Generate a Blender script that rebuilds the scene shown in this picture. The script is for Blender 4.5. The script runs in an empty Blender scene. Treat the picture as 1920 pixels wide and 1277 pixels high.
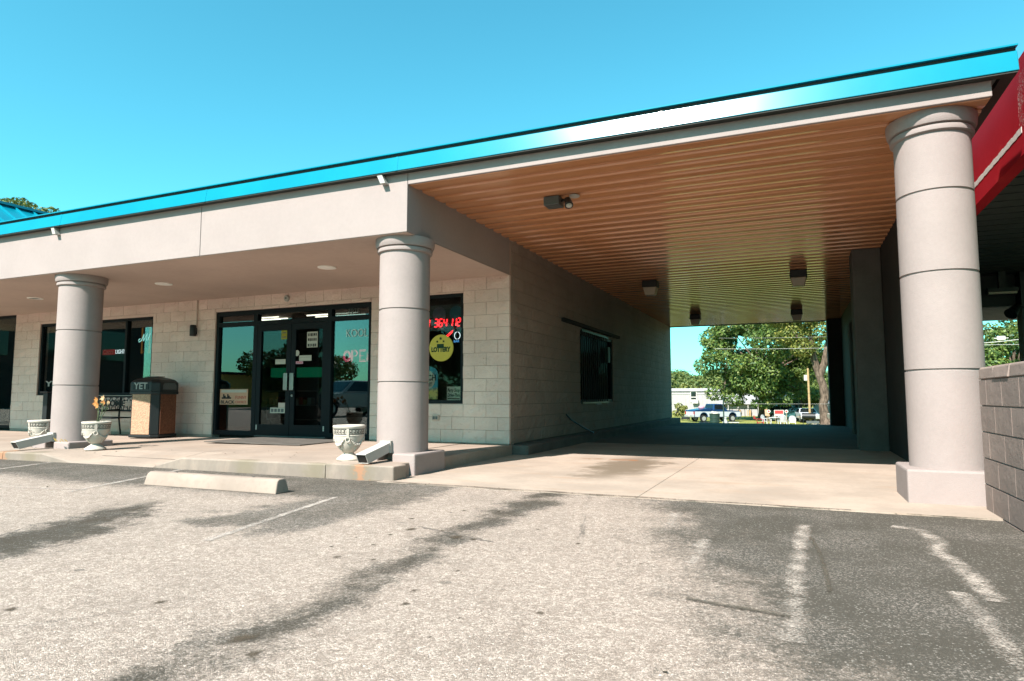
import bpy, math, random
import numpy as np
from mathutils import Matrix, Vector, Quaternion

R = math.radians
rng = random.Random(7)
scene = bpy.context.scene
col = scene.collection

# ------------------------------------------------------------------ camera
F_PX, PITCH, YAW, EYE = 1223.7, R(4.886), R(23.492), 0.948
IW, IH = 1920.0, 1277.0
FW = Vector((-math.sin(YAW) * math.cos(PITCH), math.cos(YAW) * math.cos(PITCH), math.sin(PITCH)))
RT = Vector((math.cos(YAW), math.sin(YAW), 0))
UP = RT.cross(FW)
CAM = Vector((0, 0, EYE))
cd = bpy.data.cameras.new('camera')
cam = bpy.data.objects.new('camera', cd)
col.objects.link(cam)
cam.matrix_world = Matrix(((RT.x, UP.x, -FW.x, 0), (RT.y, UP.y, -FW.y, 0), (RT.z, UP.z, -FW.z, EYE), (0, 0, 0, 1)))
cd.sensor_fit = 'HORIZONTAL'
cd.sensor_width = 36
cd.lens = F_PX / IW * 36
cd.clip_start = 0.05
cd.clip_end = 3000
scene.camera = cam

# ------------------------------------------------------------------ sky, sun, exposure
SUN_EL = R(43)
SUN_H = Vector((-0.23, -0.973, 0)).normalized()
w = bpy.data.worlds.new('World')
scene.world = w
w.use_nodes = True
nt = w.node_tree
nt.nodes.clear()
sky = nt.nodes.new('ShaderNodeTexSky')
sky.sky_type = 'NISHITA'
sky.sun_disc = False
sky.sun_elevation = SUN_EL
sky.sun_rotation = R(180 + 13.3)
sky.air_density = 1.0
sky.dust_density = 0.6
sky.ozone_density = 1.0
mx = nt.nodes.new('ShaderNodeMix')
mx.data_type = 'RGBA'
mx.blend_type = 'MULTIPLY'
mx.inputs[0].default_value = 1.0
mx.inputs[7].default_value = (0.43, 1.36, 1.20, 1)
bg = nt.nodes.new('ShaderNodeBackground')
bg.inputs['Strength'].default_value = 0.082
wo = nt.nodes.new('ShaderNodeOutputWorld')
nt.links.new(sky.outputs[0], mx.inputs[6])
nt.links.new(mx.outputs[2], bg.inputs['Color'])
nt.links.new(bg.outputs[0], wo.inputs['Surface'])

sd = bpy.data.lights.new('sun', 'SUN')
sd.energy = 5.0
sd.angle = R(0.55)
sd.color = (1.0, 0.93, 0.87)
sun = bpy.data.objects.new('sun', sd)
col.objects.link(sun)
sun.rotation_euler = (-(SUN_H * math.cos(SUN_EL) + Vector((0, 0, math.sin(SUN_EL))))).to_track_quat('-Z', 'Y').to_euler()
sun.location = (-5, -20, 25)

vs = scene.view_settings
scene.display_settings.display_device = 'sRGB'
vs.view_transform = 'Standard'
vs.look = 'None'
vs.exposure = 1.45
vs.gamma = 1
vs.use_curve_mapping = False
scene.cycles.max_bounces = 10
scene.cycles.diffuse_bounces = 5
scene.cycles.glossy_bounces = 5
scene.cycles.transparent_max_bounces = 12
scene.cycles.sample_clamp_indirect = 8


def at(u, v, X=None, Y=None, Z=None):
    """the point of the plane X, Y or Z = const that the photograph shows at pixel u, v"""
    d = FW + RT * ((u - IW / 2) / F_PX) + UP * ((IH / 2 - v) / F_PX)
    k = X / d.x if X is not None else Y / d.y if Y is not None else (Z - EYE) / d.z
    return CAM + d * k


# ------------------------------------------------------------------ materials
K = 0.585     # overall lightness of the weathered paints and concretes


class NT:
    def __init__(self, name):
        self.m = bpy.data.materials.new(name)
        self.m.use_nodes = True
        self.t = self.m.node_tree
        self.t.nodes.clear()
        self.out = self.n('ShaderNodeOutputMaterial')

    def n(self, typ, **kw):
        x = self.t.nodes.new(typ)
        for k, v in kw.items():
            setattr(x, k, v)
        return x

    def put(self, sock, v):
        if v is None:
            return
        if isinstance(v, bpy.types.NodeSocket):
            self.t.links.new(v, sock)
        elif isinstance(v, (tuple, list)):
            sock.default_value = (*v, 1) if len(v) == 3 and sock.type == 'RGBA' else v
        else:
            sock.default_value = v

    def math(self, op, a, b=0.0, c=None, clamp=False):
        x = self.n('ShaderNodeMath', operation=op, use_clamp=clamp)
        self.put(x.inputs[0], a)
        self.put(x.inputs[1], b)
        if c is not None:
            self.put(x.inputs[2], c)
        return x.outputs[0]

    def pos(self):
        return self.n('ShaderNodeNewGeometry').outputs['Position']

    def objc(self):
        return self.n('ShaderNodeTexCoord').outputs['Object']

    def island(self):
        return self.n('ShaderNodeNewGeometry').outputs['Random Per Island']

    def orand(self):
        return self.n('ShaderNodeObjectInfo').outputs['Random']

    def sep(self, v):
        x = self.n('ShaderNodeSeparateXYZ')
        self.put(x.inputs[0], v)
        return x.outputs

    def scale(self, v, s):
        x = self.n('ShaderNodeMapping')
        self.put(x.inputs[0], v)
        x.inputs['Scale'].default_value = s
        return x.outputs[0]

    def noise(self, v, s, d=3.0, r=0.55):
        x = self.n('ShaderNodeTexNoise')
        self.put(x.inputs['Vector'], v)
        x.inputs['Scale'].default_value = s
        x.inputs['Detail'].default_value = d
        x.inputs['Roughness'].default_value = r
        return x.outputs['Fac']

    def voro(self, v, s, feature='F1', out='Distance', rand=1.0):
        x = self.n('ShaderNodeTexVoronoi', feature=feature)
        self.put(x.inputs['Vector'], v)
        x.inputs['Scale'].default_value = s
        x.inputs['Randomness'].default_value = rand
        return x.outputs[out]

    def ss(self, v, a, b, lo=0.0, hi=1.0):
        x = self.n('ShaderNodeMapRange', interpolation_type='SMOOTHSTEP')
        self.put(x.inputs[0], v)
        x.inputs[1].default_value = a
        x.inputs[2].default_value = b
        x.inputs[3].default_value = lo
        x.inputs[4].default_value = hi
        return x.outputs[0]

    def mix(self, f, a, b, blend='MIX'):
        x = self.n('ShaderNodeMix', data_type='RGBA', blend_type=blend)
        self.put(x.inputs[0], f)
        self.put(x.inputs[6], a)
        self.put(x.inputs[7], b)
        return x.outputs[2]

    def bump(self, h, strength=0.3, dist=0.01, normal=None):
        x = self.n('ShaderNodeBump')
        x.inputs['Strength'].default_value = strength
        x.inputs['Distance'].default_value = dist
        self.put(x.inputs['Height'], h)
        if normal is not None:
            self.put(x.inputs['Normal'], normal)
        return x.outputs[0]

    def bsdf(self, color, rough=0.6, metal=0.0, normal=None, spec=0.5, **kw):
        x = self.n('ShaderNodeBsdfPrincipled')
        self.put(x.inputs['Base Color'], color)
        self.put(x.inputs['Roughness'], rough)
        self.put(x.inputs['Metallic'], metal)
        self.put(x.inputs['Specular IOR Level'], spec)
        if normal is not None:
            self.put(x.inputs['Normal'], normal)
        for k, v in kw.items():
            self.put(x.inputs[k.replace('_', ' ')], v)
        return x.outputs[0]

    def done(self, sh):
        self.t.links.new(sh, self.out.inputs['Surface'])
        return self.m


def paint(name, c, rough=0.5, metal=0.0, var=0.12, scale=3.0, bump=0.15, bscale=60.0, bdist=0.004, spec=0.4, world=True, dirt=None):
    """a plain surface with uneven tone, fine grain and a little relief"""
    c = tuple(v * K for v in c)
    n = NT(name)
    p = n.pos() if world else n.objc()
    big = n.noise(p, scale, 4)
    fine = n.noise(p, scale * 14, 3)
    f = n.math('ADD', n.math('MULTIPLY', big, 0.7), n.math('MULTIPLY', fine, 0.3))
    lo = tuple(x * (1 - var) for x in c)
    hi = tuple(min(1, x * (1 + var)) for x in c)
    cc = n.mix(n.ss(f, 0.3, 0.7), lo, hi)
    if dirt:
        cc = n.mix(n.ss(n.noise(p, scale * 2.3, 6, 0.7), 0.55, 0.75, 0, dirt[1]), cc, dirt[0])
    nm = n.bump(n.noise(p, bscale, 3), bump, bdist) if bump else None
    return n.done(n.bsdf(cc, rough, metal, nm, spec))


def emit(name, c, s):
    n = NT(name)
    e = n.n('ShaderNodeEmission')
    e.inputs[0].default_value = (*c, 1)
    e.inputs[1].default_value = s
    return n.done(e.outputs[0])


def glass(name, tint=(0.45, 0.5, 0.5), ior=1.55, boost=1.0):
    n = NT(name)
    tr = n.n('ShaderNodeBsdfTransparent')
    tr.inputs[0].default_value = (*tint, 1)
    gl = n.n('ShaderNodeBsdfGlossy')
    gl.inputs['Roughness'].default_value = 0.0
    gl.inputs['Color'].default_value = (0.9, 0.97, 0.97, 1)
    fr = n.n('ShaderNodeFresnel')
    fr.inputs['IOR'].default_value = ior
    ms = n.n('ShaderNodeMixShader')
    n.put(ms.inputs[0], n.math('MULTIPLY', fr.outputs[0], boost, clamp=True))
    n.t.links.new(tr.outputs[0], ms.inputs[1])
    n.t.links.new(gl.outputs[0], ms.inputs[2])
    return n.done(ms.outputs[0])


def mat_asphalt():
    n = NT('asphalt')
    p = n.pos()
    x, y, z = n.sep(p)
    n1 = n.math('SUBTRACT', n.noise(p, 0.9, 5, 0.65), 0.5)
    n2 = n.math('SUBTRACT', n.noise(p, 5.0, 5, 0.7), 0.5)
    wob = n.math('ADD', n.math('MULTIPLY', n1, 1.3), n.math('MULTIPLY', n2, 0.55))
    xd = n.math('ADD', x, wob)
    yd = n.math('ADD', y, wob)
    # sealed dark zone by the low wall
    dr = n.ss(n.math('ADD', xd, n.math('MULTIPLY', n.math('SUBTRACT', yd, 4.2), 0.32)), -1.55, 0.10, 0, 0.94)
    # oil dripped along the lane into the drive
    w1 = n.math('ADD', x, n.math('MULTIPLY', wob, 0.6))
    l1 = n.math('EXPONENT', n.math('MULTIPLY', n.math('POWER', n.math('DIVIDE', n.math('ADD', n.math('ADD', w1, n.math('MULTIPLY', y, 0.06)), 1.80), 0.19), 2), -1))
    l1 = n.math('MULTIPLY', l1, n.ss(n.math('ADD', n.noise(p, 1.7, 4, 0.65), n.math('MULTIPLY', n.ss(y, 3.9, 5.2), 0.12)), 0.40, 0.62, 0.45, 0.95))
    # oil in the left parking bay
    l2 = n.math('EXPONENT', n.math('MULTIPLY', n.math('POWER', n.math('DIVIDE', n.math('ADD', n.math('ADD', n.math('ADD', x, n.math('MULTIPLY', wob, 1.1)), n.math('MULTIPLY', y, 0.29)), 3.68), 0.26), 2), -1))
    l2 = n.math('MULTIPLY', l2, n.math('MULTIPLY', n.ss(yd, 1.6, 2.5), n.ss(yd, 4.4, 3.7)))
    # less worn ground by the kerb
    l3 = n.math('MULTIPLY', n.ss(n.math('ADD', y, n.math('MULTIPLY', wob, 0.5)), 4.15, 4.95, 0, 0.72), n.ss(xd, -2.9, -3.7))
    l4 = n.math('MULTIPLY', n.ss(n.math('ADD', y, n.math('MULTIPLY', wob, 0.8)), 3.0, 3.6, 0, 0.62), n.math('MULTIPLY', n.ss(xd, -2.85, -3.2), n.ss(xd, -4.3, -3.9)))
    d = n.math('MAXIMUM', n.math('MAXIMUM', dr, n.math('MULTIPLY', l1, 0.92)), n.math('MAXIMUM', l2, n.math('MAXIMUM', l3, l4)))
    sp = n.voro(p, 1.9)
    spots = n.ss(n.math('ADD', sp, n.math('MULTIPLY', n2, 0.05)), 0.085, 0.055, 0, 0.5)
    d = n.math('MAXIMUM', d, n.math('MULTIPLY', spots, n.ss(n.noise(p, 0.8, 1), 0.5, 0.6)))
    d = n.math('ADD', d, n.math('MULTIPLY', n2, 0.25), clamp=True)
    nf = n.math('ADD', n.math('MULTIPLY', n.noise(p, 34, 4, 0.75), 0.6), n.math('MULTIPLY', n.noise(p, 110, 2), 0.4))
    d = n.ss(n.math('ADD', d, n.math('MULTIPLY', n.math('SUBTRACT', nf, 0.5), 1.5)), 0.12, 0.82)
    oil = n.math('MULTIPLY', n.math('MAXIMUM', l1, n.math('MULTIPLY', l2, 1.3)), n.ss(n.math('ADD', n.math('MULTIPLY', n.noise(p, 3.1, 5, 0.75), 0.45), n.math('MULTIPLY', nf, 0.55)), 0.40, 0.60))
    mott = n.ss(n.math('ADD', n.math('MULTIPLY', n.noise(p, 1.6, 6, 0.75), 0.7), n.math('MULTIPLY', nf, 0.3)), 0.46, 0.62)
    # exposed aggregate
    cell = n.voro(p, 140, out='Color')
    cs = n.n('ShaderNodeSeparateColor')
    n.put(cs.inputs[0], cell)
    ag = cs.outputs[0]
    gap = n.voro(p, 140, feature='DISTANCE_TO_EDGE')
    light = n.mix(ag, (0.275, 0.214, 0.172), (0.68, 0.55, 0.465))
    light = n.mix(n.ss(n.noise(p, 28, 4), 0.42, 0.62, 0, 0.45), light, (0.25, 0.19, 0.148))
    dark = n.mix(n.ss(ag, 0.86, 0.99), (0.078, 0.067, 0.052), (0.25, 0.225, 0.195))
    dark = n.mix(n.ss(n.noise(p, 1.7, 5), 0.4, 0.65), dark, n.mix(n.ss(ag, 0.45, 0.95), (0.077, 0.069, 0.056), (0.27, 0.23, 0.198)))
    light = n.mix(n.math('MULTIPLY', mott, 0.25), light, (0.20, 0.158, 0.128))
    c = n.mix(d, light, dark)
    c = n.mix(n.ss(gap, 0.10, 0.0, 0, 0.5), c, (0.09, 0.08, 0.07))
    c = n.mix(n.math('MULTIPLY', oil, 0.7, clamp=True), c, (0.060, 0.043, 0.028))
    # hairline cracks
    ck = n.voro(n.scale(p, (1, 1, 1)), 0.42, feature='DISTANCE_TO_EDGE')
    ckd = n.math('ADD', ck, n.math('MULTIPLY', n2, 0.05))
    c = n.mix(n.math('MULTIPLY', n.ss(n.math('ABSOLUTE', ckd), 0.006, 0.0), n.ss(n.noise(p, 0.6, 2), 0.48, 0.58, 0, 0.7)), c, (0.05, 0.045, 0.04))
    h = n.math('ADD', n.math('MULTIPLY', n.ss(gap, 0.0, 0.25), 1.0), n.math('MULTIPLY', n.noise(p, 40, 4), 0.8))
    return n.done(n.bsdf(c, 0.88, 0, n.bump(h, 0.8, 0.006), 0.25))


def mat_concrete(name, base, stains=True, rust=()):
    base = tuple(v * K for v in base)
    n = NT(name)
    p = n.pos()
    x, y, z = n.sep(p)
    a = n.noise(p, 1.3, 5, 0.6)
    b = n.noise(p, 22, 4, 0.6)
    c = n.mix(n.ss(a, 0.3, 0.7), tuple(v * 0.84 for v in base), tuple(min(1, v * 1.1) for v in base))
    c = n.mix(n.ss(b, 0.45, 0.75, 0, 0.35), c, tuple(v * 0.7 for v in base))
    c = n.mix(n.ss(n.noise(n.scale(p, (0.5, 2.2, 1)), 2.0, 5, 0.65), 0.52, 0.72, 0, 0.35), c, (base[0] * 0.86, base[1] * 0.68, base[2] * 0.52))
    if stains:
        wob = n.math('MULTIPLY', n.math('SUBTRACT', n.noise(p, 2.4, 5, 0.7), 0.5), 1.2)
        for cx, cy, rx, ry, s, cc in ((-2.05, 8.4, 0.45, 1.5, 0.9, (0.12, 0.09, 0.062)), (-2.25, 9.2, 0.22, 0.16, 0.9, (0.24, 0.10, 0.04)), (-2.75, 9.15, 0.2, 0.1, 0.7, (0.2, 0.13, 0.08)), (0.2, 8.9, 0.4, 1.1, 0.22, (0.25, 0.2, 0.15))):
            e = n.math('ADD', n.math('POWER', n.math('DIVIDE', n.math('ADD', n.math('ADD', x, wob), -cx), rx), 2), n.math('POWER', n.math('DIVIDE', n.math('ADD', n.math('ADD', y, wob), -cy), ry), 2))
            c = n.mix(n.ss(e, 1.4, 0.1, 0, s), c, cc)
    nz = n.sep(n.n('ShaderNodeNewGeometry').outputs['Normal'])[1]
    grime = n.math('MULTIPLY', n.ss(nz, -0.4, -0.8), n.ss(n.noise(n.scale(p, (1, 1, 0.4)), 3.5, 5, 0.7), 0.25, 0.6, 0.35, 0.8))
    if rust:
        c = n.mix(grime, c, (base[0] * 0.52, base[1] * 0.56, base[2] * 0.58))
    for cx, s in rust:
        wz = n.math('ADD', n.math('ADD', x, n.math('MULTIPLY', n.math('SUBTRACT', n.noise(p, 9, 5, 0.7), 0.5), 0.34)), n.math('MULTIPLY', n.math('SUBTRACT', n.noise(p, 50, 3), 0.5), 0.10))
        dx = n.math('ABSOLUTE', n.math('ADD', wz, -cx))
        front = n.ss(y, 6.06, 5.98)
        c = n.mix(n.math('MULTIPLY', n.ss(dx, 0.26, 0.02, 0, 0.75), front), c, (0.15, 0.125, 0.085))
        if s:
            c = n.mix(n.math('MULTIPLY', n.ss(dx, 0.11, 0.03, 0, 0.7), front), c, (0.30, 0.14, 0.075))
    sp = n.ss(n.voro(p, 5.5), 0.05, 0.03, 0, 0.6)
    c = n.mix(n.math('MULTIPLY', sp, n.ss(n.noise(p, 1.1, 2), 0.52, 0.6)), c, (0.2, 0.15, 0.1))
    h = n.math('ADD', n.noise(p, 55, 4), n.math('MULTIPLY', n.noise(p, 6, 3), 0.6))
    return n.done(n.bsdf(c, 0.85, 0, n.bump(h, 0.25, 0.004), 0.3))


def mat_block(name, base, amt=1.0):
    n = NT(name)
    p = n.pos()
    a = n.noise(p, 1.1, 4)
    k = n.orand()
    c = n.mix(n.ss(a, 0.3, 0.7), tuple(v * 0.88 for v in base), tuple(v * 1.08 for v in base))
    c = n.mix(n.math('MULTIPLY', k, 0.4), c, tuple(v * 0.70 for v in base))
    c = n.mix(n.ss(n.noise(n.scale(p, (3, 3, 0.6)), 3.0, 5, 0.7), 0.58, 0.8, 0, 0.3), c, (base[0] * 0.62, base[1] * 0.6, base[2] * 0.56))
    sm = n.noise(n.scale(p, (1, 1, 2.2)), 7.0, 6, 0.75)
    c = n.mix(n.math('MULTIPLY', n.ss(sm, 0.57, 0.70, 0, 0.7 * amt), n.ss(n.noise(p, 2.1, 3), 0.35, 0.6)), c, (base[0] * 0.5, base[1] * 0.42, base[2] * 0.36))
    h = n.math('ADD', n.noise(p, 13, 6, 0.7), n.math('MULTIPLY', n.noise(p, 90, 3), 0.2))
    return n.done(n.bsdf(c, 0.8, 0, n.bump(h, 0.9, 0.03 * amt), 0.3))


def mat_leaf(name, stops):
    n = NT(name)
    k = n.island()
    a = n.noise(n.pos(), 0.5, 3)
    f = n.math('ADD', n.math('MULTIPLY', k, 0.62), n.math('MULTIPLY', a, 0.45), clamp=True)
    cr = n.n('ShaderNodeValToRGB')
    el = cr.color_ramp.elements
    el[0].position, el[0].color = stops[0][0], (*stops[0][1], 1)
    el[1].position, el[1].color = stops[-1][0], (*stops[-1][1], 1)
    for q, cc in stops[1:-1]:
        e = el.new(q)
        e.color = (*cc, 1)
    n.put(cr.inputs[0], f)
    d = n.bsdf(cr.outputs[0], 0.55, 0, None, 0.35)
    t = n.n('ShaderNodeBsdfTranslucent')
    n.put(t.inputs[0], n.mix(1.0, cr.outputs[0], (1.3, 1.25, 0.6), 'MULTIPLY'))
    ms = n.n('ShaderNodeMixShader')
    ms.inputs[0].default_value = 0.18
    n.t.links.new(d, ms.inputs[1])
    n.t.links.new(t.outputs[0], ms.inputs[2])
    return n.done(ms.outputs[0])


def mat_worn(name, c, keep=0.55, s=9.0, soft=0.16, edge=0.0):
    """old road paint: flakes off in patches, letting the ground through"""
    n = NT(name)
    p = n.pos()
    f = n.math('ADD', n.math('MULTIPLY', n.noise(p, s, 5, 0.7), 0.5), n.math('MULTIPLY', n.noise(p, 85, 3, 0.7), 0.5))
    t = 1 - keep
    if edge:
        uv = n.n('ShaderNodeUVMap').outputs[0]
        e = n.math('ABSOLUTE', n.math('SUBTRACT', n.sep(uv)[0], 0.5))
        f = n.math('SUBTRACT', n.math('ADD', n.math('MULTIPLY', f, 0.9), 0.09), n.math('MULTIPLY', n.math('POWER', n.math('MULTIPLY', e, 2.0), 2.0), edge))
    k = n.ss(f, 0.3 + 0.4 * t - soft / 2, 0.3 + 0.4 * t + soft / 2)
    tr = n.n('ShaderNodeBsdfTransparent')
    ms = n.n('ShaderNodeMixShader')
    n.put(ms.inputs[0], k)
    n.t.links.new(tr.outputs[0], ms.inputs[1])
    n.t.links.new(n.bsdf(c, 0.85, 0, None, 0.2), ms.inputs[2])
    return n.done(ms.outputs[0])


def mat_grass():
    n = NT('lawn_ground')
    p = n.pos()
    a = n.noise(p, 0.22, 5, 0.6)
    b = n.noise(p, 3.0, 5, 0.7)
    c = n.mix(n.ss(a, 0.35, 0.65), (0.13, 0.15, 0.03), (0.27, 0.25, 0.06))
    c = n.mix(n.ss(b, 0.4, 0.7, 0, 0.6), c, (0.06, 0.09, 0.02))
    return n.done(n.bsdf(c, 0.9, 0, n.bump(b, 0.5, 0.1), 0.2))


def mat_aggregate(name, base, amp):
    base = tuple(v * K for v in base)
    n = NT(name)
    p = n.objc()
    cell = n.voro(p, 48, out='Color')
    cs = n.n('ShaderNodeSeparateColor')
    n.put(cs.inputs[0], cell)
    c = n.mix(cs.outputs[0], tuple(v * (1 - amp) for v in base), tuple(min(1, v * (1 + amp)) for v in base))
    g = n.voro(p, 48)
    return n.done(n.bsdf(c, 0.7, 0, n.bump(g, 0.6, -0.006), 0.3))


def mat_bark():
    n = NT('bark')
    p = n.objc()
    a = n.noise(n.scale(p, (3, 3, 0.7)), 2.5, 6, 0.7)
    c = n.mix(n.ss(a, 0.35, 0.65), (0.04, 0.028, 0.02), (0.15, 0.108, 0.08))
    return n.done(n.bsdf(c, 0.9, 0, n.bump(a, 0.8, 0.08), 0.2))


def mat_poster_beer():
    n = NT('can_print')
    p = n.objc()
    x, y, z = n.sep(p)
    c = n.mix(n.ss(n.math('ADD', z, n.math('MULTIPLY', n.noise(p, 6, 3), 0.1)), 0.17, 0.27), (0.55, 0.40, 0.10), (0.02, 0.22, 0.30))
    c = n.mix(n.ss(n.noise(p, 16, 3), 0.52, 0.6, 0, 0.5), c, (0.05, 0.05, 0.04))
    return n.done(n.bsdf(c, 0.4))


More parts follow.
